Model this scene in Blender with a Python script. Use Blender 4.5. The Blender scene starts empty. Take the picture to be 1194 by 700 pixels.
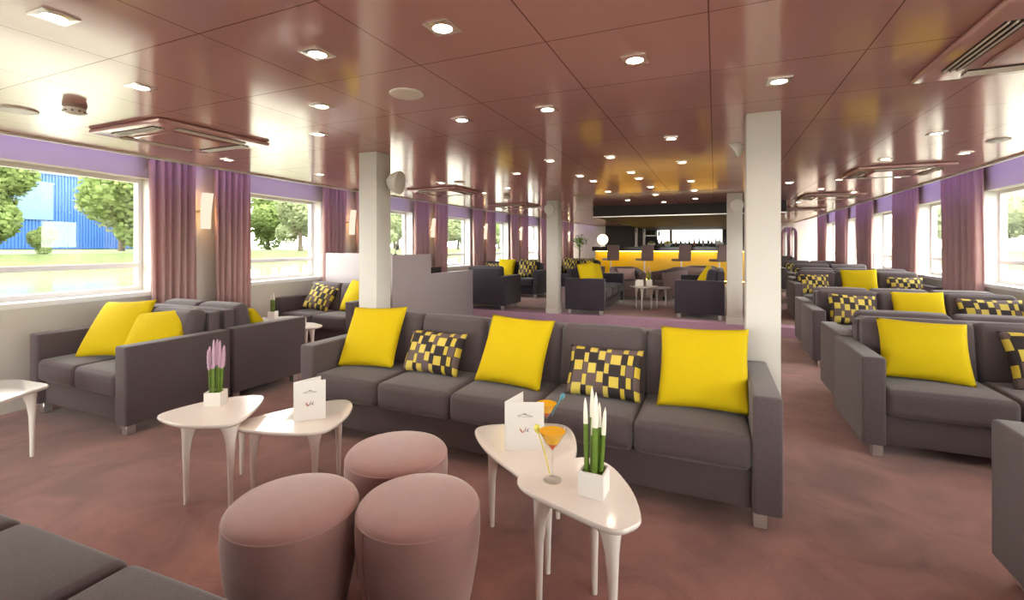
import bpy, bmesh, math, random
from mathutils import Vector, Matrix
random.seed(7)
R = math.radians
PI = math.pi
scene = bpy.context.scene
COL = scene.collection

# ------------------------------------------------------------------ camera, world, exposure
CAM_Z = 1.32
F_PX = 544.0
cd = bpy.data.cameras.new('camera'); cam = bpy.data.objects.new('camera', cd); COL.objects.link(cam)
cam.location = (0, 0, CAM_Z)
cam.rotation_euler = (R(90), 0, R(23.5))
cd.sensor_fit = 'HORIZONTAL'; cd.sensor_width = 36.0
cd.lens = F_PX / 1194.0 * 36.0
cd.shift_y = -(350.0 - 288.0) / 1194.0
cd.clip_start = 0.05; cd.clip_end = 500
scene.camera = cam
try:
    scene.cycles.use_denoising = True
    scene.cycles.max_bounces = 10
    scene.cycles.diffuse_bounces = 5
    scene.cycles.transparent_max_bounces = 24
    scene.cycles.sample_clamp_indirect = 6.0
    scene.cycles.caustics_reflective = False
    scene.cycles.caustics_refractive = False
except Exception:
    pass
vs = scene.view_settings
scene.display_settings.display_device = 'sRGB'
vs.view_transform = 'Standard'; vs.look = 'None'; vs.gamma = 1.0; vs.use_curve_mapping = False
vs.exposure = 0.30
SKY = 13.0
LAMP_W = 9.0          # each ceiling downlight
w = bpy.data.worlds.new('sky'); scene.world = w; w.use_nodes = True
nt = w.node_tree; nt.nodes.clear()
wo = nt.nodes.new('ShaderNodeOutputWorld'); bgn = nt.nodes.new('ShaderNodeBackground')
bgn.inputs['Color'].default_value = (1.0, 0.97, 0.92, 1); bgn.inputs['Strength'].default_value = SKY
nt.links.new(bgn.outputs[0], wo.inputs[0])

# ------------------------------------------------------------------ materials
MATS = {}
def srgb(r, g, b):
    f = lambda c: (c/255.0)/12.92 if c <= 10 else (((c/255.0)+0.055)/1.055)**2.4
    return (f(r), f(g), f(b), 1)
def base_mat(name):
    m = bpy.data.materials.new(name); m.use_nodes = True
    t = m.node_tree; b = t.nodes['Principled BSDF']
    MATS[name] = m
    return m, t, b
def N(t, typ, **kw):
    n = t.nodes.new(typ)
    for k, v in kw.items(): setattr(n, k, v)
    return n
def plain(name, col, rough=0.5, metal=0.0, spec=0.5, noise=0.06, nscale=30, bump=0.0, bscale=200, coat=0.0, sheen=0.0):
    """surface with a little procedural colour variation and grain"""
    m, t, b = base_mat(name)
    L = t.links
    tc = N(t, 'ShaderNodeTexCoord')
    nz = N(t, 'ShaderNodeTexNoise'); nz.inputs['Scale'].default_value = nscale; nz.inputs['Detail'].default_value = 4
    L.new(tc.outputs['Object'], nz.inputs['Vector'])
    mx = N(t, 'ShaderNodeMix', data_type='RGBA')
    c = Vector(col[:3])
    mx.inputs[6].default_value = (*(c*(1-noise)), 1); mx.inputs[7].default_value = (*(c*(1+noise)), 1)
    L.new(nz.outputs['Fac'], mx.inputs[0]); L.new(mx.outputs[2], b.inputs['Base Color'])
    b.inputs['Roughness'].default_value = rough; b.inputs['Metallic'].default_value = metal
    b.inputs['Specular IOR Level'].default_value = spec
    b.inputs['Coat Weight'].default_value = coat; b.inputs['Coat Roughness'].default_value = 0.08
    b.inputs['Sheen Weight'].default_value = sheen
    if bump:
        n2 = N(t, 'ShaderNodeTexNoise'); n2.inputs['Scale'].default_value = bscale; n2.inputs['Detail'].default_value = 3
        L.new(tc.outputs['Object'], n2.inputs['Vector'])
        bp = N(t, 'ShaderNodeBump'); bp.inputs['Strength'].default_value = bump; bp.inputs['Distance'].default_value = 0.004
        L.new(n2.outputs['Fac'], bp.inputs['Height']); L.new(bp.outputs[0], b.inputs['Normal'])
    return m
def emit(name, col, s):
    m = bpy.data.materials.new(name); m.use_nodes = True
    t = m.node_tree; t.nodes.clear()
    o = N(t, 'ShaderNodeOutputMaterial'); e = N(t, 'ShaderNodeEmission')
    e.inputs[0].default_value = (*col[:3], 1); e.inputs[1].default_value = s
    t.links.new(e.outputs[0], o.inputs[0]); MATS[name] = m
    return m

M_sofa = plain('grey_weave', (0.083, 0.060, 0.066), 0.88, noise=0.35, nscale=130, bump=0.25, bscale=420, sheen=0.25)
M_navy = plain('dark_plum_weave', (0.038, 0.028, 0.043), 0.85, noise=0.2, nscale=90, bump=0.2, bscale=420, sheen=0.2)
M_brown = plain('mauve_brown_weave', (0.22, 0.135, 0.128), 0.85, noise=0.15, nscale=90, sheen=0.2)
M_yellow = plain('yellow_cotton', (0.62, 0.45, 0.005), 0.9, spec=0.2, noise=0.05, nscale=60, bump=0.15, bscale=500)
M_pinkc = plain('pink_cotton', (0.55, 0.36, 0.33), 0.8)
M_pouf = plain('dusty_pink_suede', (0.345, 0.178, 0.166), 0.8, noise=0.14, nscale=14, bump=0.12, bscale=260, sheen=0.6)
M_white = plain('white_lacquer', (0.90, 0.85, 0.80), 0.22, noise=0.01, coat=0.5)
M_wall = plain('cream_paint', (0.68, 0.63, 0.56), 0.6, noise=0.02, nscale=4)
M_col = plain('column_paint', (0.66, 0.62, 0.57), 0.45, noise=0.015, nscale=4)
M_part = plain('mauve_laminate', (0.43, 0.37, 0.385), 0.4, noise=0.03, nscale=6)
M_frame = plain('white_window_frame', (0.85, 0.84, 0.82), 0.4, noise=0.01)
M_steel = plain('brushed_steel', (0.6, 0.57, 0.54), 0.35, metal=0.9, noise=0.05, nscale=60)
M_dark = plain('black_plastic', (0.02, 0.018, 0.018), 0.5)
M_grille = plain('dark_grille', (0.03, 0.022, 0.022), 0.6)
M_choc = plain('dark_brown_panel', (0.018, 0.010, 0.010), 0.6, noise=0.2, nscale=8)
M_counter = plain('dark_stone_counter', (0.03, 0.02, 0.018), 0.2, noise=0.4, nscale=40)
M_barfront = plain('yellow_gloss_panel', (0.92, 0.58, 0.012), 0.28, noise=0.06, nscale=3)
M_offwhite = plain('offwhite_plastic', (0.72, 0.68, 0.62), 0.45, noise=0.02)
M_acpanel = plain('mauve_metal_cover', (0.36, 0.24, 0.22), 0.35, noise=0.03, coat=0.3)
M_paper = plain('white_card', (0.86, 0.83, 0.80), 0.6, noise=0.01)
M_ink = plain('grey_ink', (0.25, 0.23, 0.22), 0.7)
M_inkred = plain('red_ink', (0.55, 0.22, 0.16), 0.7)
M_green = plain('stem_green', (0.12, 0.20, 0.02), 0.5, noise=0.3, nscale=40)
M_lav = plain('lavender_flower', (0.48, 0.30, 0.40), 0.8, noise=0.3, nscale=200, bump=0.6, bscale=300)
M_tip = plain('white_flower_tip', (0.86, 0.82, 0.72), 0.6, noise=0.04)
M_leaf = plain('plant_leaf', (0.13, 0.32, 0.03), 0.5, noise=0.3, nscale=20)
def leafy(name, c1, c2):
    m = bpy.data.materials.new(name); m.use_nodes = True; t = m.node_tree; t.nodes.clear(); L = t.links
    o = N(t, 'ShaderNodeOutputMaterial'); d = N(t, 'ShaderNodeBsdfDiffuse'); tr = N(t, 'ShaderNodeBsdfTranslucent'); mx = N(t, 'ShaderNodeMixShader')
    tc = N(t, 'ShaderNodeTexCoord'); nz = N(t, 'ShaderNodeTexNoise'); nz.inputs['Scale'].default_value = 0.6; nz.inputs['Detail'].default_value = 3
    L.new(tc.outputs['Object'], nz.inputs['Vector'])
    r = N(t, 'ShaderNodeMix', data_type='RGBA'); r.inputs[6].default_value = (*c1, 1); r.inputs[7].default_value = (*c2, 1)
    L.new(nz.outputs['Fac'], r.inputs[0]); L.new(r.outputs[2], d.inputs[0]); L.new(r.outputs[2], tr.inputs[0]); mx.inputs[0].default_value = 0.4
    L.new(d.outputs[0], mx.inputs[1]); L.new(tr.outputs[0], mx.inputs[2]); L.new(mx.outputs[0], o.inputs[0])
    return m
M_tree = leafy('tree_leaf', (0.10, 0.16, 0.045), (0.26, 0.30, 0.12))
M_tree2 = leafy('pale_tree_leaf', (0.22, 0.27, 0.14), (0.38, 0.40, 0.24))
M_bark = plain('tree_bark', (0.08, 0.06, 0.04), 0.9)
M_brass = plain('pale_brass', (0.75, 0.62, 0.42), 0.35, metal=0.6)
M_blue = plain('blue_cladding', (0.022, 0.085, 0.28), 0.5, noise=0.08, nscale=0.3)
M_paleblue = plain('pale_blue_cladding', (0.085, 0.15, 0.27), 0.5, noise=0.08, nscale=0.3)
M_beer = plain('bottle_glass', (0.03, 0.035, 0.02), 0.1, noise=0.2)
M_mirror = plain('mirror_silver', (0.93, 0.93, 0.92), 0.03, metal=1.0, noise=0.005)
M_step = plain('lilac_carpet_edge', (0.50, 0.31, 0.44), 0.85, noise=0.1, nscale=40)
M_soil = plain('moss', (0.09, 0.12, 0.02), 0.9, noise=0.4, nscale=120)

M_lamp = emit('lamp_disc', (1.0, 0.86, 0.66), 14)
M_globe = emit('globe_glow', (1.0, 0.80, 0.50), 3.2)
M_led = emit('violet_led', (0.44, 0.33, 1.0), 20.0)
M_barled = emit('amber_led', (1.0, 0.66, 0.12), 15.0)
M_bulb = emit('warm_bulb', (1.0, 0.58, 0.24), 70)
M_shade = emit('lit_lamp_shade', (1.0, 0.86, 0.66), 0.85)
M_mirrorglow = emit('mirror_glow', (1.0, 0.95, 0.85), 1.9)  # emission standing in for the light the back-bar mirror reflects

def mat_carpet():
    m, t, b = base_mat('terracotta_carpet'); L = t.links
    tc = N(t, 'ShaderNodeTexCoord')
    a = N(t, 'ShaderNodeTexNoise'); a.inputs['Scale'].default_value = 2.4; a.inputs['Detail'].default_value = 6; a.inputs['Roughness'].default_value = 0.6; a.inputs['Distortion'].default_value = 0.8
    f = N(t, 'ShaderNodeTexNoise'); f.inputs['Scale'].default_value = 160; f.inputs['Detail'].default_value = 2
    for n in (a, f): L.new(tc.outputs['Object'], n.inputs['Vector'])
    r = N(t, 'ShaderNodeValToRGB'); r.color_ramp.elements[0].position = 0.34; r.color_ramp.elements[1].position = 0.71
    r.color_ramp.elements[0].color = (0.185, 0.074, 0.064, 1); r.color_ramp.elements[1].color = (0.355, 0.150, 0.120, 1)
    L.new(a.outputs['Fac'], r.inputs[0])
    mx = N(t, 'ShaderNodeMix', data_type='RGBA', blend_type='MULTIPLY'); mx.inputs[0].default_value = 1
    mp = N(t, 'ShaderNodeMapRange'); mp.inputs[3].default_value = 0.8; mp.inputs[4].default_value = 1.2
    L.new(f.outputs['Fac'], mp.inputs[0]); L.new(r.outputs[0], mx.inputs[6]); L.new(mp.outputs[0], mx.inputs[7])
    L.new(mx.outputs[2], b.inputs['Base Color'])
    b.inputs['Roughness'].default_value = 0.95; b.inputs['Specular IOR Level'].default_value = 0.15; b.inputs['Sheen Weight'].default_value = 0.3
    bp = N(t, 'ShaderNodeBump'); bp.inputs['Strength'].default_value = 0.4; bp.inputs['Distance'].default_value = 0.006
    L.new(f.outputs['Fac'], bp.inputs['Height']); L.new(bp.outputs[0], b.inputs['Normal'])
    return m
M_carpet = mat_carpet()

def mat_ceiling(seams=True, k=1.0):
    m = bpy.data.materials.new('mauve_gloss_panels'); m.use_nodes = True; MATS['ceil'] = m
    t = m.node_tree; t.nodes.clear(); L = t.links
    o = N(t, 'ShaderNodeOutputMaterial'); d = N(t, 'ShaderNodeBsdfDiffuse'); g = N(t, 'ShaderNodeBsdfGlossy'); mx = N(t, 'ShaderNodeMixShader')
    fr = N(t, 'ShaderNodeFresnel'); fr.inputs[0].default_value = 2.35
    tc = N(t, 'ShaderNodeTexCoord'); sp = N(t, 'ShaderNodeSeparateXYZ'); L.new(tc.outputs['Object'], sp.inputs[0])
    def seam(sock, off):
        a = N(t, 'ShaderNodeMath', operation='ADD'); a.inputs[1].default_value = off + 60.0
        L.new(sock, a.inputs[0])
        q = N(t, 'ShaderNodeMath', operation='PINGPONG'); q.inputs[1].default_value = 0.30
        L.new(a.outputs[0], q.inputs[0])
        c = N(t, 'ShaderNodeMath', operation='LESS_THAN'); c.inputs[1].default_value = 0.0028
        L.new(q.outputs[0], c.inputs[0]); return c
    s1 = seam(sp.outputs['X'], 0.62); s2 = seam(sp.outputs['Y'], -1.165)
    s = N(t, 'ShaderNodeMath', operation='MAXIMUM'); L.new(s1.outputs[0], s.inputs[0]); L.new(s2.outputs[0], s.inputs[1])
    cm = N(t, 'ShaderNodeMix', data_type='RGBA'); cm.inputs[6].default_value = (0.67, 0.385, 0.39, 1); cm.inputs[7].default_value = (0.25, 0.12, 0.11, 1)
    if not seams:
        s = N(t, 'ShaderNodeValue'); s.outputs[0].default_value = 0
    L.new(s.outputs[0], cm.inputs[0]); L.new(cm.outputs[2], d.inputs[0])
    gm = N(t, 'ShaderNodeMix', data_type='RGBA'); gm.inputs[6].default_value = (0.82, 0.77, 0.71, 1); gm.inputs[7].default_value = (0.55, 0.46, 0.43, 1)
    L.new(s.outputs[0], gm.inputs[0]); L.new(gm.outputs[2], g.inputs[0])
    g.inputs['Roughness'].default_value = 0.12
    nz = N(t, 'ShaderNodeTexNoise'); nz.inputs['Scale'].default_value = 1.6; nz.inputs['Detail'].default_value = 1
    L.new(tc.outputs['Object'], nz.inputs['Vector'])
    bp = N(t, 'ShaderNodeBump'); bp.inputs['Strength'].default_value = 0.03; bp.inputs['Distance'].default_value = 0.05
    L.new(nz.outputs['Fac'], bp.inputs['Height']); L.new(bp.outputs[0], g.inputs['Normal'])
    L.new(fr.outputs[0], mx.inputs[0]); L.new(d.outputs[0], mx.inputs[1]); L.new(g.outputs[0], mx.inputs[2])
    L.new(mx.outputs[0], o.inputs[0])
    return m
M_ceil = mat_ceiling()
M_chrome = plain('satin_white_metal', (0.92, 0.88, 0.84), 0.25, metal=0.75, noise=0.01)
M_acg = mat_ceiling(False)
M_cw = plain('ceiling_white_plastic', (0.90, 0.86, 0.80), 0.4, noise=0.01)

def mat_pattern():
    """black, brown and yellow woven blocks in staggered columns, on the cushion's own UVs"""
    m, t, b = base_mat('chequered_weave'); L = t.links
    tc = N(t, 'ShaderNodeTexCoord'); sp = N(t, 'ShaderNodeSeparateXYZ'); L.new(tc.outputs['UV'], sp.inputs[0])
    def M(op, a, bb=None):
        n = N(t, 'ShaderNodeMath', operation=op)
        for i, x in enumerate((a, bb)):
            if x is None: continue
            if isinstance(x, (int, float)): n.inputs[i].default_value = x
            else: L.new(x, n.inputs[i])
        return n.outputs[0]
    wv = M('SINE', M('MULTIPLY', sp.outputs['X'], 23.0))
    u = M('ADD', M('MULTIPLY', sp.outputs['X'], 9.6), M('MULTIPLY', wv, 0.22))
    cidx = M('FLOOR', u)
    w1 = N(t, 'ShaderNodeTexWhiteNoise', noise_dimensions='1D'); L.new(cidx, w1.inputs['W'])
    v = M('ADD', M('MULTIPLY', sp.outputs['Y'], 4.4), M('MULTIPLY', w1.outputs['Value'], 0.35))
    ridx = M('FLOOR', v)
    par = M('MODULO', M('ADD', M('ADD', cidx, ridx), 40.0), 2.0)
    cx = N(t, 'ShaderNodeCombineXYZ'); L.new(cidx, cx.inputs[0]); L.new(ridx, cx.inputs[1])
    w2 = N(t, 'ShaderNodeTexWhiteNoise', noise_dimensions='2D'); L.new(cx.outputs[0], w2.inputs['Vector'])
    dk = N(t, 'ShaderNodeMix', data_type='RGBA'); dk.inputs[6].default_value = (0.022, 0.014, 0.015, 1); dk.inputs[7].default_value = (0.12, 0.08, 0.078, 1)
    L.new(M('GREATER_THAN', w2.outputs['Value'], 0.55), dk.inputs[0])
    ye = N(t, 'ShaderNodeMix', data_type='RGBA'); ye.inputs[6].default_value = (0.58, 0.42, 0.03, 1); ye.inputs[7].default_value = (0.66, 0.52, 0.10, 1)
    L.new(w2.outputs['Value'], ye.inputs[0])
    fu = M('FRACT', u); fv = M('FRACT', v)
    inside = M('MULTIPLY', M('MULTIPLY', M('GREATER_THAN', fu, 0.07), M('LESS_THAN', fu, M('ADD', M('MULTIPLY', w2.outputs['Value'], 0.2), 0.76))), M('MULTIPLY', M('GREATER_THAN', fv, 0.05), M('LESS_THAN', fv, 0.95)))
    par = M('MULTIPLY', par, inside)
    fin = N(t, 'ShaderNodeMix', data_type='RGBA'); L.new(par, fin.inputs[0]); L.new(dk.outputs[2], fin.inputs[6]); L.new(ye.outputs[2], fin.inputs[7])
    L.new(fin.outputs[2], b.inputs['Base Color']); b.inputs['Roughness'].default_value = 0.75
    return m
M_pat = mat_pattern()

def mat_curtain():
    m = bpy.data.materials.new('mauve_velvet'); m.use_nodes = True; t = m.node_tree; t.nodes.clear(); L = t.links
    o = N(t, 'ShaderNodeOutputMaterial'); d = N(t, 'ShaderNodeBsdfDiffuse'); tr = N(t, 'ShaderNodeBsdfTranslucent'); mx = N(t, 'ShaderNodeMixShader')
    tc = N(t, 'ShaderNodeTexCoord'); nz = N(t, 'ShaderNodeTexNoise'); nz.inputs['Scale'].default_value = 12
    L.new(tc.outputs['Object'], nz.inputs['Vector'])
    r = N(t, 'ShaderNodeMix', data_type='RGBA'); r.inputs[6].default_value = (0.52, 0.34, 0.315, 1); r.inputs[7].default_value = (0.60, 0.41, 0.385, 1)
    L.new(nz.outputs['Fac'], r.inputs[0]); L.new(r.outputs[2], d.inputs[0])
    tr.inputs[0].default_value = (0.72, 0.42, 0.40, 1); mx.inputs[0].default_value = 0.25
    L.new(d.outputs[0], mx.inputs[1]); L.new(tr.outputs[0], mx.inputs[2]); L.new(mx.outputs[0], o.inputs[0])
    return m
M_curt = mat_curtain()

def mat_thin_glass(name, tint=(1, 1, 1), k=1.0):
    m = bpy.data.materials.new(name); m.use_nodes = True; t = m.node_tree; t.nodes.clear(); L = t.links
    o = N(t, 'ShaderNodeOutputMaterial'); tr = N(t, 'ShaderNodeBsdfTransparent'); g = N(t, 'ShaderNodeBsdfGlossy'); mx = N(t, 'ShaderNodeMixShader')
    lw = N(t, 'ShaderNodeLayerWeight'); lw.inputs['Blend'].default_value = 0.5
    fr = N(t, 'ShaderNodeMath', operation='POWER'); fr.inputs[1].default_value = 5.0; L.new(lw.outputs['Facing'], fr.inputs[0])
    mu = N(t, 'ShaderNodeMath', operation='MULTIPLY_ADD'); mu.inputs[1].default_value = 0.6*k; mu.inputs[2].default_value = 0.04*k
    tr.inputs[0].default_value = (*tint, 1); g.inputs['Roughness'].default_value = 0.01
    L.new(fr.outputs[0], mu.inputs[0]); L.new(mu.outputs[0], mx.inputs[0]); L.new(tr.outputs[0], mx.inputs[1]); L.new(g.outputs[0], mx.inputs[2]); L.new(mx.outputs[0], o.inputs[0])
    return m
M_pane = mat_thin_glass('window_glass', (0.93, 0.96, 0.94))
M_glass = mat_thin_glass('drinking_glass', (0.97, 0.98, 0.98), 1.6)
M_drink = plain('orange_drink', (0.95, 0.47, 0.006), 0.25, noise=0.05)
M_drink2 = plain('red_syrup', (0.62, 0.07, 0.01), 0.25, noise=0.05)
M_stir_y = plain('yellow_plastic', (0.80, 0.72, 0.10), 0.3)
M_stir_b = plain('blue_plastic', (0.10, 0.30, 0.40), 0.3)
def mat_water():
    m, t, b = base_mat('river_water'); L = t.links
    b.inputs['Base Color'].default_value = (0.15, 0.16, 0.12, 1); b.inputs['Roughness'].default_value = 0.04; b.inputs['IOR'].default_value = 1.33
    tc = N(t, 'ShaderNodeTexCoord'); nz = N(t, 'ShaderNodeTexNoise'); nz.inputs['Scale'].default_value = 0.9; nz.inputs['Detail'].default_value = 3
    L.new(tc.outputs['Object'], nz.inputs['Vector'])
    bp = N(t, 'ShaderNodeBump'); bp.inputs['Strength'].default_value = 0.15; bp.inputs['Distance'].default_value = 0.25
    L.new(nz.outputs['Fac'], bp.inputs['Height']); L.new(bp.outputs[0], b.inputs['Normal'])
    return m
M_water = mat_water()
M_grass = plain('bank_grass', (0.065, 0.085, 0.022), 0.9, noise=0.4, nscale=0.4)

# ------------------------------------------------------------------ mesh helpers
def finish(name, bm, mat, parent=None, smooth=True, angle=40):
    bmesh.ops.recalc_face_normals(bm, faces=bm.faces[:])
    me = bpy.data.meshes.new(name); bm.to_mesh(me); bm.free()
    if isinstance(mat, (list, tuple)):
        for q in mat: me.materials.append(q)
    else: me.materials.append(mat)
    o = bpy.data.objects.new(name, me); COL.objects.link(o)
    if parent: o.parent = parent
    if smooth:
        me.polygons.foreach_set('use_smooth', [True]*len(me.polygons))
        try: me.set_sharp_from_angle(angle=R(angle))
        except Exception: pass
    me.update()
    return o
def thing(name, label, cat, loc=(0, 0, 0), rz=0.0, group=None):
    o = bpy.data.objects.new(name, None); COL.objects.link(o)
    o.location = loc; o.rotation_euler = (0, 0, rz); o.empty_display_size = 0.1
    return tag(o, label, cat, group)
def tag(o, label, cat, group=None):
    o['label'] = label; o['category'] = cat
    if group: o['group'] = group
    return o
def struct(name, bm, mat, smooth=False, label=None):
    o = finish(name, bm, mat, None, smooth); o['kind'] = 'structure'
    if label: o['label'] = label
    return o
def copy_tree(o, parent=None):
    c = o.copy(); COL.objects.link(c); c.parent = parent
    if parent is not None: c.matrix_parent_inverse = o.matrix_parent_inverse.copy()
    for ch in list(o.children): copy_tree(ch, c)
    return c
BM = bmesh.new
def box(bm, c, s, M=None):
    M = M or Matrix.Identity(4)
    r = bmesh.ops.create_cube(bm, size=1.0, matrix=M @ Matrix.Translation(c) @ Matrix.Diagonal((*s, 1)))
    return r['verts']
def bbox(bm, x0, x1, y0, y1, z0, z1, M=None):
    return box(bm, ((x0+x1)/2, (y0+y1)/2, (z0+z1)/2), (x1-x0, y1-y0, z1-z0), M)
def bevbox(bm, c, s, r=0.01, seg=2, M=None):
    b2 = BM(); box(b2, c, s)
    bmesh.ops.bevel(b2, geom=b2.edges[:], offset=r, segments=seg, affect='EDGES', profile=0.5)
    join(bm, b2, M)
def join(bm, b2, M=None):
    if M is not None: bmesh.ops.transform(b2, matrix=M, verts=b2.verts[:])
    vm = {v: bm.verts.new(v.co) for v in b2.verts}
    uv2 = b2.loops.layers.uv.active; uv = None
    if uv2: uv = bm.loops.layers.uv.verify()
    for f in b2.faces:
        nf = bm.faces.new([vm[v] for v in f.verts]); nf.material_index = f.material_index
        if uv2:
            for l2, l in zip(f.loops, nf.loops): l[uv].uv = l2[uv2].uv
    b2.free()
def rbox(bm, c, s, r, seg=3, mid=5, puff=(0, 0, 0), M=None):
    """rounded, optionally puffed box"""
    h = [x/2 for x in s]; r = min(r, min(h)*0.98)
    def co(hh):
        a = [-hh + r*(i/seg) for i in range(seg)]
        m = [(-hh+r) + (2*(hh-r))*i/mid for i in range(mid+1)]
        return a + m + [-x for x in reversed(a)]
    C = [co(x) for x in h]; cache = {}
    M = M or Matrix.Identity(4)
    def vert(p):
        k = tuple(round(x, 6) for x in p)
        if k in cache: return cache[k]
        inn = [max(-(h[i]-r), min(h[i]-r, p[i])) for i in range(3)]
        d = Vector(p) - Vector(inn); l = d.length
        q = Vector(inn) + (d/l*r if l > 1e-9 else d)
        for i in range(3):
            if puff[i] and abs(abs(p[i])-h[i]) < 1e-6:
                f = 1.0
                for j in range(3):
                    if j != i: f *= max(0.0, 1-(p[j]/h[j])**2)**0.7
                q[i] += math.copysign(puff[i]*f, p[i])
        v = bm.verts.new(M @ (q + Vector(c))); cache[k] = v
        return v
    for ax in range(3):
        a, b = (ax+1) % 3, (ax+2) % 3
        for sg in (-1, 1):
            for i in range(len(C[a])-1):
                for j in range(len(C[b])-1):
                    vs_ = []
                    for (ii, jj) in ((i, j), (i+1, j), (i+1, j+1), (i, j+1)):
                        p = [0, 0, 0]; p[ax] = sg*h[ax]; p[a] = C[a][ii]; p[b] = C[b][jj]
                        vs_.append(vert(p))
                    if len(set(vs_)) == 4:
                        try: bm.faces.new(vs_)
                        except ValueError: pass
def lathe(bm, prof, seg=24, c=(0, 0, 0), cap=True, M=None):
    M = M or Matrix.Identity(4); rings = []
    for (r, z) in prof:
        rings.append([bm.verts.new(M @ Vector((c[0]+r*math.cos(2*PI*i/seg), c[1]+r*math.sin(2*PI*i/seg), c[2]+z))) for i in range(seg)])
    for a, b in zip(rings, rings[1:]):
        for i in range(seg):
            bm.faces.new((a[i], a[(i+1) % seg], b[(i+1) % seg], b[i]))
    if cap:
        if prof[0][0] > 1e-5: bm.faces.new(list(reversed(rings[0])))
        if prof[-1][0] > 1e-5: bm.faces.new(rings[-1])
def tube(bm, pts, rad, seg=8):
    pts = [Vector(p) for p in pts]
    if not isinstance(rad, (list, tuple)): rad = [rad]*len(pts)
    rings = []
    for i, p in enumerate(pts):
        d = (pts[min(i+1, len(pts)-1)] - pts[max(i-1, 0)]).normalized()
        a = d.orthogonal().normalized() if i == 0 else (rings_a - rings_a.dot(d)*d).normalized()
        rings_a = a; b = d.cross(a)
        rings.append([bm.verts.new(p + rad[i]*(a*math.cos(2*PI*k/seg) + b*math.sin(2*PI*k/seg))) for k in range(seg)])
    for A, B in zip(rings, rings[1:]):
        for k in range(seg): bm.faces.new((A[k], A[(k+1) % seg], B[(k+1) % seg], B[k]))
    bm.faces.new(list(reversed(rings[0]))); bm.faces.new(rings[-1])
def prism(bm, plan, z0, z1, M=None):
    M = M or Matrix.Identity(4)
    a = [bm.verts.new(M @ Vector((x, y, z0))) for x, y in plan]; b = [bm.verts.new(M @ Vector((x, y, z1))) for x, y in plan]
    n = len(plan)
    bm.faces.new(list(reversed(a))); bm.faces.new(b)
    for i in range(n): bm.faces.new((a[i], a[(i+1) % n], b[(i+1) % n], b[i]))
def interp(tab, y):
    if y <= tab[0][0]: return tab[0][1]
    for (a, va), (b, vb) in zip(tab, tab[1:]):
        if y <= b: return va + (vb-va)*(y-a)/(b-a)
    return tab[-1][1]

# ------------------------------------------------------------------ the room
CEIL = 2.14; TOP = 2.44; Y0 = -3.6; Y1 = 18.2; PZ = 0.14; PY = 7.82
WALL_L = [(-3.6, -4.85), (1.0, -5.05), (2.2, -5.2), (3.4, -5.4), (5.0, -5.6), (8.4, -5.65), (11, -5.6), (13, -5.5), (18.2, -5.3)]
LIP_L = [(-3.6, -4.5), (1.5, -4.62), (5, -4.78), (9, -4.68), (14, -4.42), (18.2, -4.25)]
WALL_R = 3.10; LIP_R = 2.46
PIER_L = [-3.9, -1.45, 1.05, 3.45, 5.98, 8.42, 10.8, 12.95, 15.2, 17.4]
PIER_R = [-3.3, -1.1, 1.2, 3.5, 5.75, 8.06, 10.06, 12.4, 14.5, 16.9]
HW = 0.53; SILL = 0.86; HEAD = 2.02; TH = 0.24

bm = BM(); bbox(bm, -6.2, 3.6, Y0-0.2, PY, -0.12, 0.0); struct('floor', bm, M_carpet)
bm = BM(); bbox(bm, -6.2, 3.6, PY+0.26, Y1+0.2, -0.12, PZ); struct('floor_platform', bm, M_carpet)
bm = BM(); bbox(bm, -6.2, 3.6, PY, PY+0.26, -0.12, PZ+0.003); struct('trim_1', bm, M_step, label='lilac carpeted step edge of the raised bar floor')

def lip_poly(side, off=0.0):
    ys = [-3.6, -1, 1.5, 3.2, 5, 7, 9, 11, 14, 16, 18.2]
    return [((interp(LIP_L, y)+off) if side < 0 else (LIP_R-off), y) for y in ys]
bm = BM()
la, ra = lip_poly(-1), lip_poly(1)
for i in range(len(la)-1):
    prism(bm, [la[i], ra[i], ra[i+1], la[i+1]], CEIL, CEIL+0.05)
bmesh.ops.remove_doubles(bm, verts=bm.verts[:], dist=1e-4)
struct('ceiling', bm, M_ceil)
bm = BM(); bbox(bm, -6.2, 3.6, Y0-0.2, Y1+0.2, TOP, TOP+0.1); struct('ceiling_cove', bm, M_wall)
for n, sd in (('trim_2', -1), ('trim_3', 1)):
    bm = BM(); a, b = lip_poly(sd, -0.035), lip_poly(sd, 0.0)
    for i in range(len(a)-1): prism(bm, [a[i], b[i], b[i+1], a[i+1]], CEIL-0.018, CEIL+0.075)
    struct(n, bm, M_cw)
for n, sd in (('trim_4', -1), ('trim_5', 1)):                  # violet light strip behind each ceiling lip
    bm = BM(); a, b = lip_poly(sd, -0.02), lip_poly(sd, 0.02)
    for i in range(len(a)-1): prism(bm, [a[i], b[i], b[i+1], a[i+1]], CEIL+0.078, CEIL+0.095)
    struct(n, bm, M_led, label='violet light strip in the ceiling cove')

def wall_pts(side, y):
    """inner and outer face at y"""
    if side < 0:
        x = interp(WALL_L, y); return (x, y), (x-TH, y)
    return (WALL_R, y), (WALL_R+TH, y)
def build_wall(name, side, piers):
    bm = BM(); wins = []
    def seg(y0, y1, z0, z1):
        a, ao = wall_pts(side, y0); b, bo = wall_pts(side, y1)
        prism(bm, [a, b, bo, ao], z0, z1)
    edges = []
    for p in piers: edges.append((max(Y0, p-(HW if side < 0 else 0.28)), min(Y1, p+HW)))
    for i, (a, b) in enumerate(edges):
        m = (a+b)/2; seg(a, m, 0, TOP); seg(m, b, 0, TOP)
        if i+1 < len(edges):
            c = edges[i+1][0]; seg(b, c, 0, SILL); seg(b, c, HEAD, TOP); wins.append((b, c))
    struct(name, bm, M_wall)
    return wins
WL = build_wall('wall_left', -1, PIER_L); WR = build_wall('wall_right', 1, PIER_R)
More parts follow.
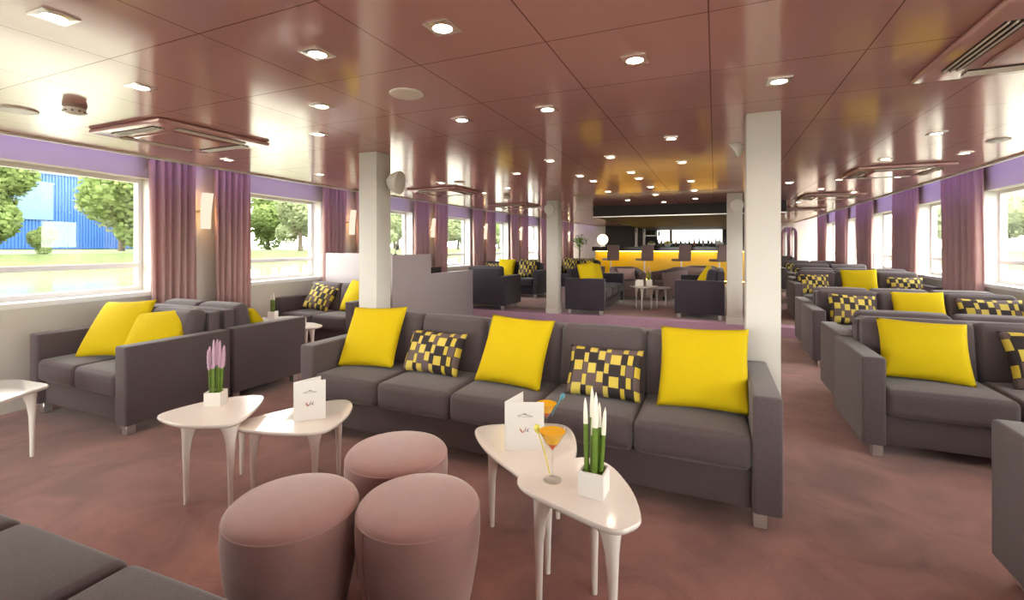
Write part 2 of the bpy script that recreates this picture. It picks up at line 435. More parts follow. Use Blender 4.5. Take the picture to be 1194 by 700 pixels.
# cross walls: far wall with an arched door on the right, wall behind the camera
bm = BM(); bbox(bm, -6.0, 3.5, Y1, Y1+0.15, 0, TOP); struct('wall_front', bm, M_wall)
BW = [(-4.75, -2.95), (-2.75, -0.95), (-0.75, 1.05), (1.25, 3.0)]      # panoramic windows behind the camera
bm = BM(); bbox(bm, -6.0, 3.5, Y0-0.15, Y0, 0, 0.55); bbox(bm, -6.0, 3.5, Y0-0.15, Y0, 2.08, TOP)
for a, b in zip([-6.0]+[q[1] for q in BW], [q[0] for q in BW]+[3.5]): bbox(bm, a, b, Y0-0.15, Y0, 0.55, 2.08)
struct('wall_back', bm, M_wall)
for n, sd in (('baseboard_left', -1), ('baseboard_right', 1)):
    bm = BM()
    for a, b in zip(range(-3, 18), range(-2, 19)):
        p, _ = wall_pts(sd, a); q, _ = wall_pts(sd, min(b, Y1)); s = 0.015*(-sd)
        prism(bm, [p, q, (q[0]+s, q[1]), (p[0]+s, p[1])], 0, 0.09 if b < 8 else 0.24)
    struct(n, bm, M_wall)

def window(idx, side, y0, y1):
    a, ao = wall_pts(side, y0); b, bo = wall_pts(side, y1)
    A = Vector((*ao, 0)); B = Vector((*bo, 0)); d = (B-A); ln = d.length; d.normalize()
    nrm = Vector((-d.y, d.x, 0)) * (1 if side > 0 else -1)
    inn = Vector((1 if side < 0 else -1, 0, 0))
    root = bpy.data.objects.new('window_%d' % idx, None); COL.objects.link(root)
    root.location = (A+B)/2; root.rotation_euler = (0, 0, math.atan2(d.y, d.x)); root['kind'] = 'structure'
    s = 1 if (Matrix.Rotation(-math.atan2(d.y, d.x), 3, 'Z') @ inn).y > 0 else -1    # inward along local y
    h = ln/2
    bm = BM(); fw = 0.055; ya, yb = sorted((s*0.03, s*0.09))
    bbox(bm, -h, -h+fw, ya, yb, SILL, HEAD); bbox(bm, h-fw, h, ya, yb, SILL, HEAD)
    bbox(bm, -h+fw, h-fw, ya, yb, SILL, SILL+fw); bbox(bm, -h+fw, h-fw, ya, yb, HEAD-0.04, HEAD)
    finish('frame', bm, M_frame, root, False)
    bm = BM(); bbox(bm, -h+fw, h-fw, s*0.055, s*0.06, SILL+fw, HEAD-0.04) if s > 0 else bbox(bm, -h+fw, h-fw, -0.06, -0.055, SILL+fw, HEAD-0.04)
    finish('pane', bm, M_pane, root, False)
    if side < 0 or True:
        bm = BM(); yc = s*0.06; bbox(bm, -h+fw, h-fw, yc-0.028, yc+0.028, 1.105, 1.155); finish('transom', bm, M_frame, root, False)
    # bright lining of the opening: jambs and sill
    bm = BM(); y2, y3 = sorted((s*0.09, s*(TH+0.012)))
    bbox(bm, -h-0.002, -h+0.012, y2, y3, SILL, HEAD); bbox(bm, h-0.012, h+0.002, y2, y3, SILL, HEAD)
    finish('jamb', bm, M_frame, root, False)
    bm = BM(); y2, y3 = sorted((s*0.09, s*(TH+0.05)))
    bbox(bm, -h, h, y2, y3, SILL-0.035, SILL+0.008); finish('sill', bm, M_frame, root, False)
k = 1
for (a, b) in WL: window(k, -1, a, b); k += 1
for (a, b) in WR: window(k, 1, a, b); k += 1
for (a, b) in BW:
    root = bpy.data.objects.new('window_%d' % k, None); COL.objects.link(root); root.location = ((a+b)/2, Y0-0.1, 0); root['kind'] = 'structure'; k += 1
    h = (b-a)/2; bm = BM()
    bbox(bm, -h, -h+0.05, -0.03, 0.03, 0.55, 2.08); bbox(bm, h-0.05, h, -0.03, 0.03, 0.55, 2.08); bbox(bm, -h, h, -0.03, 0.03, 0.55, 0.60); bbox(bm, -h, h, -0.03, 0.03, 2.03, 2.08)
    finish('frame', bm, M_frame, root, False)
    bm = BM(); bbox(bm, -h+0.05, h-0.05, -0.003, 0.003, 0.6, 2.03); finish('pane', bm, M_pane, root, False)

# door in the far wall, far right
dr = bpy.data.objects.new('door_1', None); COL.objects.link(dr); dr.location = (2.3, Y1, PZ); dr['kind'] = 'structure'
def arch(w_, h_, n=10):
    return [(-w_/2, 0)] + [(-w_/2*math.cos(PI*i/n), h_-w_/2+w_/2*math.sin(PI*i/n)) for i in range(n+1)] + [(w_/2, 0)]
RX = Matrix.Rotation(R(90), 4, 'X')
bm = BM(); prism(bm, arch(0.62, 1.95), 0.0, 0.05, RX); finish('door_frame', bm, M_wall, dr, False)
bm = BM(); prism(bm, arch(0.46, 1.86), 0.05, 0.065, RX); finish('door_panel', bm, M_mirror, dr, False)

# columns
def column(x0, x1, y0, y1, z0, label):
    t = thing('column', label, 'column', ((x0+x1)/2, (y0+y1)/2, z0)); t['kind'] = 'structure'
    w_, d_ = x1-x0, y1-y0
    bm = BM(); bevbox(bm, (0, 0, (CEIL-z0)/2), (w_, d_, CEIL-z0), 0.006, 2); finish('shaft', bm, M_col, t)
    bm = BM(); bevbox(bm, (0, 0, 0.05), (w_+0.02, d_+0.02, 0.10), 0.004, 1); finish('plinth', bm, M_col, t)
column(-2.85, -2.655, 3.20, 3.39, 0, 'cream square column behind the left end of the long sofa')
column(0.175, 0.363, 3.20, 3.39, 0, 'wide cream square column behind the right end of the long sofa')
column(-2.745, -2.53, 7.84, 8.05, PZ, 'slim cream column on the step edge left of the bar')
column(0.17, 0.385, 7.84, 8.08, PZ, 'cream column on the step edge at the right of the bar')

# ------------------------------------------------------------------ partition around the stair
t = thing('stair_partition', 'stepped mauve partition wall standing behind the left column', 'partition', (-4.2, 5.4, 0))
bm = BM()
YZ = Matrix(((0, 0, 1, 0), (1, 0, 0, 0), (0, 1, 0, 0), (0, 0, 0, 1)))        # plan (y, z), extruded along x
prism(bm, [(0, 0), (2.4, 0), (2.4, 0.885), (0.98, 0.885), (0.98, 1.205), (0, 1.205)], -0.05, 0.0, YZ)
finish('side_panel', bm, M_part, t, False)
bm = BM(); bbox(bm, -1.38, -0.05, 0, 0.06, 0, 1.225); o = finish('end_panel', bm, M_part, t, False)
bm = BM(); bbox(bm, -0.75, -0.70, 0.9, 2.4, 0, 0.93); o = finish('inner_panel', bm, M_choc, t, False); o['label'] = 'dark brown inner panel'
t = thing('microphone', 'small black gooseneck microphone standing on the stepped partition', 'microphone', (-4.225, 5.5, 1.205))
bm = BM(); lathe(bm, [(0.03, 0), (0.03, 0.012), (0.006, 0.016)], 12); finish('base', bm, M_dark, t)
bm = BM(); tube(bm, [(0, 0, 0.01), (0, 0, 0.05), (0.02, 0, 0.085)], 0.006); finish('neck', bm, M_dark, t)
bm = BM(); tube(bm, [(0.018, 0, 0.075), (0.05, 0, 0.12), (0.06, 0, 0.135)], [0.014, 0.018, 0.010]); finish('capsule', bm, M_dark, t)

# ------------------------------------------------------------------ sofas
D = 0.76
def sofa(name, label, cat, cx, yf, z0, W, n, rz=0.0, mat=None, group=None, depth=D, aw=0.125, ah=0.63, bh=0.80, center=None):
    """front of the seat at local -y; (cx, yf) is the middle of the front edge when rz = 0"""
    mat = mat or M_sofa
    h = depth/2
    if center is None:
        c = Vector((cx, yf, 0)) + Matrix.Rotation(rz, 3, 'Z') @ Vector((0, h, 0))
    else: c = Vector((*center, 0))
    t = thing(name, label, cat, (c.x, c.y, z0), rz, group)
    iw = W - 2*aw; sw = iw/n
    bm = BM(); bevbox(bm, (0, 0.02, 0.175), (iw+0.01, depth-0.06, 0.19), 0.012, 2); finish('base', bm, mat, t)
    for sx in (-1, 1):
        bm = BM(); rbox(bm, (sx*(W/2-aw/2), 0, (0.08+ah)/2), (aw, depth, ah-0.08), 0.016, 3, 2); finish('armrest', bm, mat, t)
    bm = BM(); bevbox(bm, (0, h-0.05, 0.08+(bh-0.10)/2), (iw+0.01, 0.10, bh-0.10), 0.02, 2); finish('back_panel', bm, mat, t)
    for i in range(n):
        x = -iw/2 + sw*(i+0.5)
        bm = BM(); rbox(bm, (x, -h+0.29, 0.352), (sw-0.004, 0.585, 0.165), 0.035, 4, 6, (0, 0.008, 0.016)); finish('seat_cushion', bm, mat, t)
        M = Matrix.Translation((x, h-0.20, 0.60)) @ Matrix.Rotation(R(-9), 4, 'X')
        bm = BM(); rbox(bm, (0, 0, 0.0), (sw-0.004, 0.15, 0.42), 0.05, 4, 6, (0, 0.018, 0.008), M); finish('back_cushion', bm, mat, t)
    for sx in (-1, 1):
        for sy in (-1, 1):
            bm = BM(); bevbox(bm, (sx*(W/2-0.09), sy*(h-0.07), 0.0425), (0.06, 0.06, 0.085), 0.004, 1); o = finish('leg', bm, M_steel, t); o['label'] = 'brushed steel block leg'
    return t

def sofa_x(name, label, x0, x1, yf, n, rz=0.0, z0=0.0, mat=None, group=None, cat='sofa', depth=D):
    """sofa between x0 and x1 whose front is at yf, facing -y (rz 0) or +y (rz pi)"""
    return sofa(name, label, cat, (x0+x1)/2, yf, z0, x1-x0, n, rz, mat, group, depth)
S0 = sofa_x('sofa', 'long five-seat grey sofa between the two tall columns, behind the poufs', -2.69, 0.285, 2.425, 5)
S1 = sofa_x('sofa', 'two-seat grey sofa under the big window with two yellow cushions', -5.0, -3.70, 1.87, 2)
S2 = sofa_x('sofa', 'grey sofa turned away, back to back with the two-seat window sofa', -5.02, -3.72, 3.43, 2, PI)
S3 = sofa_x('sofa', 'grey sofa in front of the white end of the stair partition', -5.5, -4.12, 4.52, 2)
SF = sofa_x('sofa', 'grey sofa seat cut off at the bottom of the view, facing the poufs', -2.72, 0.26, 0.80, 5, PI)
R0 = sofa_x('sofa', 'grey sofa arm cut off by the edge, facing the window-side sofa rows', 1.02, 2.95, 2.50, 3, PI)
R1 = sofa_x('sofa', 'grey sofa heading the window-side rows, showing its whole front and metal leg', 0.85, 2.98, 3.57, 3)
R2 = sofa_x('sofa', 'grey sofa back to back behind the first window-row sofa', 0.90, 2.98, 5.13, 3, PI)
R3 = sofa_x('sofa', 'grey sofa in second facing row with chequered, yellow and chequered cushions', 0.98, 3.0, 5.98, 3)
R4 = sofa_x('sofa', 'grey sofa back to back behind the second facing window row', 1.02, 3.0, 7.54, 3, PI)
R5 = sofa_x('sofa', 'grey sofa in third facing window row, one yellow cushion in its middle', 1.15, 3.0, 8.55, 3, 0, PZ-0.03)
R6 = sofa_x('sofa', 'grey sofa back to back behind the third facing window row', 1.25, 3.0, 10.15, 3, PI, PZ)
R7 = sofa_x('sofa', 'grey sofa in the fourth facing window row', 1.45, 3.0, 11.2, 2, 0, PZ)
R9 = sofa_x('sofa', 'grey sofa in the last window row by the far cream wall', 1.6, 3.0, 13.9, 2, 0, PZ)
for s in (S0, SF): pass
SF.rotation_euler.z = PI + R(2.5)
# bar lounge
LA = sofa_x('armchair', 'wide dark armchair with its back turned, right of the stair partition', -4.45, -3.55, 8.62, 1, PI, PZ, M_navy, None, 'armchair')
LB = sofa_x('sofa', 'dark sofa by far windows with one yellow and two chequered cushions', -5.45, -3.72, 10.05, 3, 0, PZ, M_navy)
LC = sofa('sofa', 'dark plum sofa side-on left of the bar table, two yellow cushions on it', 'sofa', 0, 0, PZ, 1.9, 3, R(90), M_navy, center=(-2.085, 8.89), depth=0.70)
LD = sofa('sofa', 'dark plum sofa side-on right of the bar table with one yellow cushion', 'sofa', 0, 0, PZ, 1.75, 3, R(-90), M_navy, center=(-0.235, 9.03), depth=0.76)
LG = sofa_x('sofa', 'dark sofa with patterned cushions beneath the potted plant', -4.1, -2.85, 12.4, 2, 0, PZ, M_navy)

def tub(label, x, y, rz, mat=M_brown):
    t = thing('armchair', label, 'armchair', (x, y, PZ), rz)
    bm = BM(); rbox(bm, (0, -0.03, 0.30), (0.46, 0.56, 0.22), 0.04, 3, 4, (0, 0, 0.015)); finish('seat_cushion', bm, mat, t)
    bm = BM(); n = 14; path = []
    for i in range(n+1):
        a = PI*i/n; path.append((0.31*math.cos(a), 0.05+0.27*math.sin(a)))
    path = [(0.31, -0.32)] + path + [(-0.31, -0.32)]
    def off(p, q, k):
        d = (Vector(q)-Vector(p)).normalized(); return (d.y*k, -d.x*k)
    outer, inner = [], []
    for i, p in enumerate(path):
        d = Vector(path[min(i+1, len(path)-1)]) - Vector(path[max(0, i-1)]); d.normalize()
        outer.append((p[0]+d.y*0.05, p[1]-d.x*0.05)); inner.append((p[0]-d.y*0.05, p[1]+d.x*0.05))
    for i in range(len(path)-1):
        zz = [0.60 + 0.12*max(0.0, min(1.0, (path[j][1]+0.1)/0.35)) for j in (i, i+1)]
        v = []
        for (pt, z) in ((outer[i], 0.09), (outer[i+1], 0.09), (inner[i+1], 0.09), (inner[i], 0.09), (outer[i], zz[0]), (outer[i+1], zz[1]), (inner[i+1], zz[1]), (inner[i], zz[0])):
            v.append(bm.verts.new((*pt, z)))
        for f in ((3, 2, 1, 0), (4, 5, 6, 7), (0, 1, 5, 4), (2, 3, 7, 6)): bm.faces.new([v[q] for q in f])
        if i == 0: bm.faces.new((v[0], v[4], v[7], v[3]))
        if i == len(path)-2: bm.faces.new((v[1], v[2], v[6], v[5]))
    bmesh.ops.remove_doubles(bm, verts=bm.verts[:], dist=1e-4); finish('tub_back', bm, mat, t)
    bm = BM(); bevbox(bm, (0, -0.02, 0.14), (0.5, 0.55, 0.12), 0.01, 1); finish('base', bm, mat, t)
    for sx in (-1, 1):
        for sy in (-1, 1):
            bm = BM(); bevbox(bm, (sx*0.27, -0.03+sy*0.25, 0.045), (0.05, 0.05, 0.09), 0.004, 1); finish('leg', bm, M_dark, t)
    return t
T1 = tub('mauve-brown tub armchair with pink cushion, left of the bar lounge table', -1.85, 10.75, R(25))
T2 = tub('mauve-brown tub armchair at the right of the bar lounge table', -0.92, 11.1, R(-60))
T3 = tub('mauve-brown tub armchair with pink cushion behind the right plum sofa', -0.42, 12.0, R(-20))

# ------------------------------------------------------------------ cushions
def pillow_mesh(wd, ht, th, n=22):
    bm = BM(); uv = bm.loops.layers.uv.verify(); g = {}
    for sg in (-1, 1):
        for i in range(n+1):
            for j in range(n+1):
                u, v = -1+2*i/n, -1+2*j/n
                edge = i in (0, n) or j in (0, n)
                if edge and sg == 1: g[(1, i, j)] = g[(-1, i, j)]; continue
                x = u*wd/2*(1-0.055*(1-v*v)); z = v*ht/2*(1-0.055*(1-u*u))
                y = sg*th/2*((1-u*u)*(1-v*v))**0.42
                g[(sg, i, j)] = bm.verts.new((x, y, z))
        for i in range(n):
            for j in range(n):
                f = bm.faces.new([g[(sg, i, j)], g[(sg, i+1, j)], g[(sg, i+1, j+1)], g[(sg, i, j+1)]])
                for l, (a, b) in zip(f.loops, ((i, j), (i+1, j), (i+1, j+1), (i, j+1))): l[uv].uv = (a/n, b/n)
    bmesh.ops.recalc_face_normals(bm, faces=bm.faces[:])
    # a few soft dents so it looks stuffed
    me = bpy.data.meshes.new('pillow'); bm.to_mesh(me); bm.free()
    me.polygons.foreach_set('use_smooth', [True]*len(me.polygons))
    return me
PM = {}
def pillow(kind, label, x, y, z, rz=0.0, tilt=28, roll=0.0, wd=None, ht=None, group=None):
    """(x, y, z) is the middle of the bottom edge; leans back towards local +y"""
    if kind == 'y': wd, ht, th, mt = wd or 0.47, ht or 0.47, 0.15, M_yellow
    elif kind == 'p': wd, ht, th, mt = wd or 0.46, ht or 0.30, 0.13, M_pat
    elif kind == 'q': wd, ht, th, mt = wd or 0.44, ht or 0.44, 0.14, M_pat
    else: wd, ht, th, mt = wd or 0.42, ht or 0.28, 0.12, M_pinkc
    key = (kind, wd, ht)
    if key not in PM:
        PM[key] = pillow_mesh(wd, ht, th); PM[key].materials.append(mt)
    o = bpy.data.objects.new('throw_pillow', PM[key]); COL.objects.link(o)
    M = Matrix.Translation((x, y, z)) @ Matrix.Rotation(rz, 4, 'Z') @ Matrix.Rotation(R(-tilt), 4, 'X') @ Matrix.Translation((0, 0, ht/2)) @ Matrix.Rotation(R(roll), 4, 'Y')
    o.location = M.to_translation(); o.rotation_euler = M.to_euler()
    return tag(o, label, 'pillow', group)
SZ = 0.452
Y_ = 'square yellow cushion '
C_ = 'black, brown and yellow chequered oblong cushion '
pillow('y', Y_ + 'on the long sofa beside its left armrest', -2.33, 2.66, SZ, R(4), 30, -3)
pillow('p', C_ + 'on the long sofa nearest its left end', -1.80, 2.70, SZ, R(-2), 28, 0)
pillow('y', Y_ + 'in the middle seat of the long sofa', -1.19, 2.655, SZ, R(-2), 30, 2, 0.46, 0.46)
pillow('p', C_ + 'on the long sofa behind the white-tipped potted reeds', -0.60, 2.66, SZ, R(0), 30, 0, 0.44, 0.30)
pillow('y', Y_ + 'on the long sofa against its right armrest', -0.07, 2.67, SZ, R(-4), 31, -2, 0.47, 0.47)
pillow('y', 'larger yellow cushion on the window sofa, standing away from the camera-side arm', -4.45, 2.07, SZ, R(12), 34, -4, 0.50, 0.50)
pillow('y', 'yellow cushion on the window sofa, half hidden behind its near armrest', -4.00, 2.14, SZ, R(24), 40, -6, 0.45, 0.45)
pillow('y', 'yellow cushion peeking over the arm of the turned-away left sofa', -4.05, 3.14, SZ, R(186), 34, 4, 0.38, 0.36)
pillow('q', 'square chequered cushion on the sofa before the stair partition', -5.02, 4.80, SZ, R(14), 34, 12, 0.42, 0.40)
pillow('y', 'yellow cushion half hidden by the left cream column', -4.48, 4.82, SZ, R(-18), 26, 0, 0.44, 0.46)
pillow('y', 'large yellow cushion on the first window-row sofa, beside its arm', 1.26, 3.82, SZ, R(-4), 30, 2, 0.48, 0.42)
pillow('p', 'large chequered cushion on the first window-row sofa, cut off by the edge', 1.95, 3.84, SZ, R(-6), 28, -4, 0.56, 0.38)
pillow('p', 'chequered cushion against the aisle arm of the second facing row', 1.42, 6.25, SZ, R(4), 26, 3, 0.46, 0.36)
pillow('y', 'yellow cushion in the middle of the second facing row', 2.02, 6.30, SZ, R(-6), 28, -2, 0.46, 0.42)
pillow('p', 'chequered cushion at the window end of the second facing row', 2.62, 6.30, SZ, R(0), 28, 0, 0.54, 0.36)
pillow('y', 'sliver of a yellow cushion lying low at the window end of the second row', 2.72, 6.13, SZ, R(-10), 50, 0, 0.4, 0.24)
zz = PZ-0.03+SZ
pillow('p', 'chequered cushion at the aisle end of the third facing row', 1.48, 8.84, zz, R(4), 26, 0, 0.44, 0.34)
pillow('y', 'yellow cushion in the middle of the third facing row', 2.08, 8.84, zz, R(-6), 26, -2, 0.48, 0.44)
pillow('p', 'chequered cushion at the window end of the third facing row', 2.66, 8.84, zz, R(0), 26, 0, 0.46, 0.32)
zz = PZ+SZ
pillow('p', 'small dark chequered cushion on the fourth facing row', 1.78, 11.48, zz, 0, 26, 0, 0.44, 0.30)
pillow('p', 'small dark chequered cushion on the last window row', 1.94, 14.18, zz, 0, 26, 0, 0.44, 0.32)
pillow('p', 'chequered cushion at the window end of the far dark sofa', -5.12, 10.40, zz, 0, 20, 0, 0.44, 0.34)
pillow('y', 'yellow cushion on the far dark sofa behind the turned armchair', -4.68, 10.32, zz, R(-6), 20, 0, 0.48, 0.46)
pillow('q', 'square chequered cushion on the far dark sofa beside its right arm', -4.10, 10.32, zz, R(6), 20, 0, 0.46, 0.46)
pillow('y', 'yellow cushion nearest the column on the left plum bar sofa', -2.02, 8.13, zz, R(66), 14, -6, 0.46, 0.46)
pillow('y', 'second yellow cushion on the left plum bar sofa, nearer the bar', -2.00, 8.68, zz, R(75), 18, 10, 0.46, 0.46)
pillow('y', 'yellow cushion leaning in the right plum bar sofa', -0.25, 8.55, zz, R(-70), 28, 12, 0.42, 0.44)
pillow('k', 'pink oblong cushion in the left tub armchair', -1.81, 10.66, PZ+0.43, R(25), 20)
pillow('k', 'pink oblong cushion in the tub armchair behind the right plum sofa', -0.45, 11.9, PZ+0.43, R(-20), 20)
pillow('q', 'dark patterned cushion on the sofa beneath the potted plant, left one', -3.75, 12.72, zz, R(8), 22, 5)
pillow('q', 'dark patterned cushion on the sofa beneath the potted plant, right one', -3.28, 12.72, zz, R(-6), 22, -4)

# ------------------------------------------------------------------ poufs
def pouf(label, x, y, r, rz):
    t = thing('pouf', label, 'pouf', (x, y, 0), rz)
    bm = BM(); lathe(bm, [(r*0.74, 0.02), (r*0.78, 0.03), (r*0.87, 0.12), (r*0.95, 0.22), (r*0.995, 0.31), (r*1.0, 0.36), (r*0.985, 0.405)], 48)
    finish('side_cover', bm, M_pouf, t)
    bm = BM(); lathe(bm, [(r*0.985, 0.405), (r*0.965, 0.418), (r*0.92, 0.428), (r*0.8, 0.438), (r*0.55, 0.447), (r*0.25, 0.451), (0.0001, 0.452)], 48)
    finish('top_cover', bm, M_pouf, t)
    bm = BM()
    pts = [(r*0.985*math.cos(2*PI*i/48), r*0.985*math.sin(2*PI*i/48), 0.407) for i in range(49)]
    tube(bm, pts, 0.0022, 6)
    tube(bm, [(r*0.76*1.0, 0, 0.03), (r*0.872, 0, 0.12), (r*0.952, 0, 0.22), (r*0.997, 0, 0.31), (r*0.988, 0, 0.405)], 0.0025, 6)
    finish('piping', bm, M_pouf, t)
    bm = BM(); lathe(bm, [(r*0.6, 0.0), (r*0.6, 0.022)], 32); finish('base_ring', bm, M_dark, t)
    return t
pouf('round dusty pink pouf nearest the cut-off sofa seat, below the menu-card table', -1.357, 1.195, 0.222, R(200))
pouf('round dusty pink pouf in the middle of the picture, nearest the cocktail tables', -0.955, 1.375, 0.216, R(250))
pouf('round dusty pink pouf pushed up to the long sofa behind the other two', -1.285, 1.685, 0.222, R(215))

# ------------------------------------------------------------------ white three-legged tables
def smooth_loop(pts, n=8):
    out = []; m = len(pts)
    for i in range(m):
        p0, p1, p2, p3 = [Vector(pts[(i+k) % m]) for k in (-1, 0, 1, 2)]
        for k in range(n):
            s = k/n
            out.append(tuple(0.5*((2*p1) + (-p0+p2)*s + (2*p0-5*p1+4*p2-p3)*s*s + (-p0+3*p1-3*p2+p3)*s**3)))
    return out
def pick(c, r, th0, e=0.13, n=60, sx=1.0):
    return [(c[0]+r*(1+e*math.cos(3*(a-th0)))*math.cos(a), c[1]+r*(1+e*math.cos(3*(a-th0)))*math.sin(a)) for a in [2*PI*i/n for i in range(n)]]
def table(label, loop, legs, zt, z0=0.0, group=None):
    cx = sum(p[0] for p in loop)/len(loop); cy = sum(p[1] for p in loop)/len(loop)
    t = thing('coffee_table', label, 'table', (cx, cy, z0), 0, group)
    L2 = [(x-cx, y-cy) for x, y in loop]
    bm = BM(); rings = []
    for (s, z) in ((0.90, zt-0.026), (0.975, zt-0.020), (1.0, zt-0.010), (0.997, zt-0.004), (0.985, zt)):
        rings.append([bm.verts.new((x*s, y*s, z)) for x, y in L2])
    n = len(L2)
    for a, b in zip(rings, rings[1:]):
        for i in range(n): bm.faces.new((a[i], a[(i+1) % n], b[(i+1) % n], b[i]))
    bm.faces.new(list(reversed(rings[0]))); bm.faces.new(rings[-1])
    finish('tabletop', bm, M_white, t, True, 50)
    for (x, y) in legs:
        x -= cx; y -= cy
        d = Vector((-x, -y)); d = d.normalized() if d.length > 0 else d
        bm = BM()
        h = zt-0.022
        prof = [(0.0, 0.011), (0.35*h, 0.0135), (0.62*h, 0.0175), (0.80*h, 0.0235), (0.90*h, 0.032), (0.965*h, 0.043), (h, 0.056)]
        rings = []
        for z, rr in prof:
            k_ = max(0, rr-0.018)*0.8
            rings.append([bm.verts.new((x+d.x*k_+rr*math.cos(2*PI*q/16), y+d.y*k_+rr*math.sin(2*PI*q/16), z)) for q in range(16)])
        for A, B in zip(rings, rings[1:]):
            for q in range(16): bm.faces.new((A[q], A[(q+1) % 16], B[(q+1) % 16], B[q]))
        bm.faces.new(list(reversed(rings[0]))); bm.faces.new(rings[-1])
        finish('leg', bm, M_white, t, True, 60)
    return t
TB = [(-2.70, 1.53), (-2.60, 1.475), (-2.42, 1.475), (-2.25, 1.55), (-2.23, 1.64), (-2.34, 1.83), (-2.46, 1.95), (-2.58, 1.90), (-2.68, 1.74)]
table('white three-legged coffee table carrying the lavender pot', smooth_loop(TB, 6), [(-2.49, 1.53), (-2.25, 1.60), (-2.52, 1.86)], 0.435)
TC = [(-2.33, 1.74), (-2.27, 1.645), (-2.10, 1.66), (-1.88, 1.735), (-1.82, 1.84), (-1.88, 2.03), (-1.98, 2.17), (-2.09, 2.21), (-2.20, 2.08)]
table('low white coffee table with a menu card, tucked beside the lavender table', smooth_loop(TC, 6), [(-2.23, 1.71), (-1.89, 1.80), (-2.00, 2.08)], 0.385)
TD = [(-1.12, 2.10), (-1.10, 2.19), (-0.95, 2.28), (-0.76, 2.36), (-0.66, 2.29), (-0.58, 2.08), (-0.56, 1.84), (-0.64, 1.71), (-0.78, 1.79), (-0.98, 1.935)]
table('low white coffee table carrying a menu card and the farther cocktail', smooth_loop(TD, 6), [(-0.965, 1.985), (-0.70, 2.17), (-0.62, 1.79)], 0.385)
TE = [(-0.665, 1.575), (-0.67, 1.67), (-0.58, 1.78), (-0.48, 1.86), (-0.375, 1.83), (-0.27, 1.68), (-0.215, 1.53), (-0.225, 1.46), (-0.29, 1.415), (-0.46, 1.465), (-0.60, 1.52)]
table('higher white coffee table with potted reeds and the nearer cocktail', smooth_loop(TE, 6), [(-0.575, 1.565), (-0.295, 1.475), (-0.42, 1.755)], 0.465)
TA = [(-3.92, 1.56), (-3.86, 1.46), (-3.76, 1.27), (-3.84, 1.12), (-4.05, 1.08), (-4.25, 1.18), (-4.38, 1.40), (-4.30, 1.53), (-4.10, 1.56)]
table('white coffee table cut off at the left, before the window sofa', smooth_loop(TA, 6), [(-3.945, 1.49), (-3.85, 1.2), (-4.25, 1.38)], 0.435)
table('low white coffee table behind the arm of the turned-away sofa', pick((-4.42, 4.02), 0.215, R(10)), [(-4.26, 4.02), (-4.5, 4.15), (-4.5, 3.88)], 0.40)
table('white coffee table by the far left window with a pot on it', pick((-4.86, 4.02), 0.24, R(80)), [(-4.83, 4.2), (-5.0, 3.93), (-4.70, 3.92)], 0.45)
table('white coffee table in the bar lounge with pot and cards', pick((-1.24, 9.06), 0.25, R(-90)), [(-1.24, 8.88), (-1.10, 9.14), (-1.38, 9.14)], 0.44, PZ)
table('low white coffee table half behind the bar lounge table', pick((-1.02, 9.52), 0.23, R(30)), [(-0.88, 9.58), (-1.15, 9.60), (-1.03, 9.38)], 0.39, PZ)

# ------------------------------------------------------------------ things on the tables
def menu(label, x, y, z, rz, w_=0.148, h_=0.205, open_=35, marks=True):
    t = thing('menu_card', label, 'menu card', (x, y, z), rz)
    bm = BM(); bbox(bm, -w_/2, w_/2, -0.0009, 0.0009, 0, h_); finish('front_leaf', bm, M_paper, t, False)
    M = Matrix.Translation((-w_/2, 0, 0)) @ Matrix.Rotation(R(open_), 4, 'Z')
    bm = BM(); bbox(bm, 0, w_, 0.0012, 0.003, 0, h_, M); finish('back_leaf', bm, M_paper, t, False)
    if marks:
        bm = BM(); f = -0.0016; q = h_/0.205
        def stroke(pts, r): tube(bm, [(a*q, f, b*q) for a, b in pts], r, 5)
        stroke([(-0.032, 0.146), (-0.018, 0.149), (-0.004, 0.155), (0.003, 0.157), (0.010, 0.151), (0.022, 0.147), (0.034, 0.144)], 0.0014)
        stroke([(-0.026, 0.1425), (-0.010, 0.1435), (0.006, 0.1435), (0.026, 0.1420)], 0.0008)
        stroke([(-0.006, 0.152), (0.002, 0.1535), (0.008, 0.149)], 0.0016)
        finish('printed_heading', bm, M_ink, t)
        def drop(bm_, cx_, cz_, l_, ang, r_):
            c_, s_ = math.cos(ang), math.sin(ang)
            pp = [((cx_ + c_*k_*l_)*q, f, (cz_ + s_*k_*l_)*q) for k_ in (-0.5, -0.2, 0.1, 0.5)]
            tube(bm_, pp, [r_*0.5, r_, r_*0.8, r_*0.15], 6)
        bm = BM(); drop(bm, -0.016, 0.086, 0.020, R(115), 0.0042); drop(bm, -0.006, 0.080, 0.012, R(60), 0.003); finish('printed_petals', bm, M_inkred, t)
        bm = BM(); drop(bm, 0.003, 0.090, 0.022, R(75), 0.0022); drop(bm, 0.013, 0.088, 0.018, R(50), 0.0026); drop(bm, 0.016, 0.080, 0.010, R(-40), 0.002); finish('printed_leaves', bm, M_ink, t)
    return t
def face_cam(x, y, extra=0): return math.atan2(-y, -x) + PI/2 + R(extra)
menu('folded white menu card on the low table beside the lavender', -2.00, 1.87, 0.386, face_cam(-2.0, 1.87, -2), 0.158, 0.212, 32)
menu('folded white menu card beside the two orange cocktails', -0.80, 1.985, 0.386, face_cam(-0.8, 1.985, 0), 0.178, 0.222, 62)
menu('small white card on the table behind the turned-away sofa', -4.42, 3.98, 0.401, face_cam(-4.4, 3.98), 0.15, 0.10, 40, False)
menu('small white card on the bar lounge table', -1.30, 9.0, PZ+0.441, face_cam(-1.3, 9.0, 10), 0.15, 0.12, 50, False)

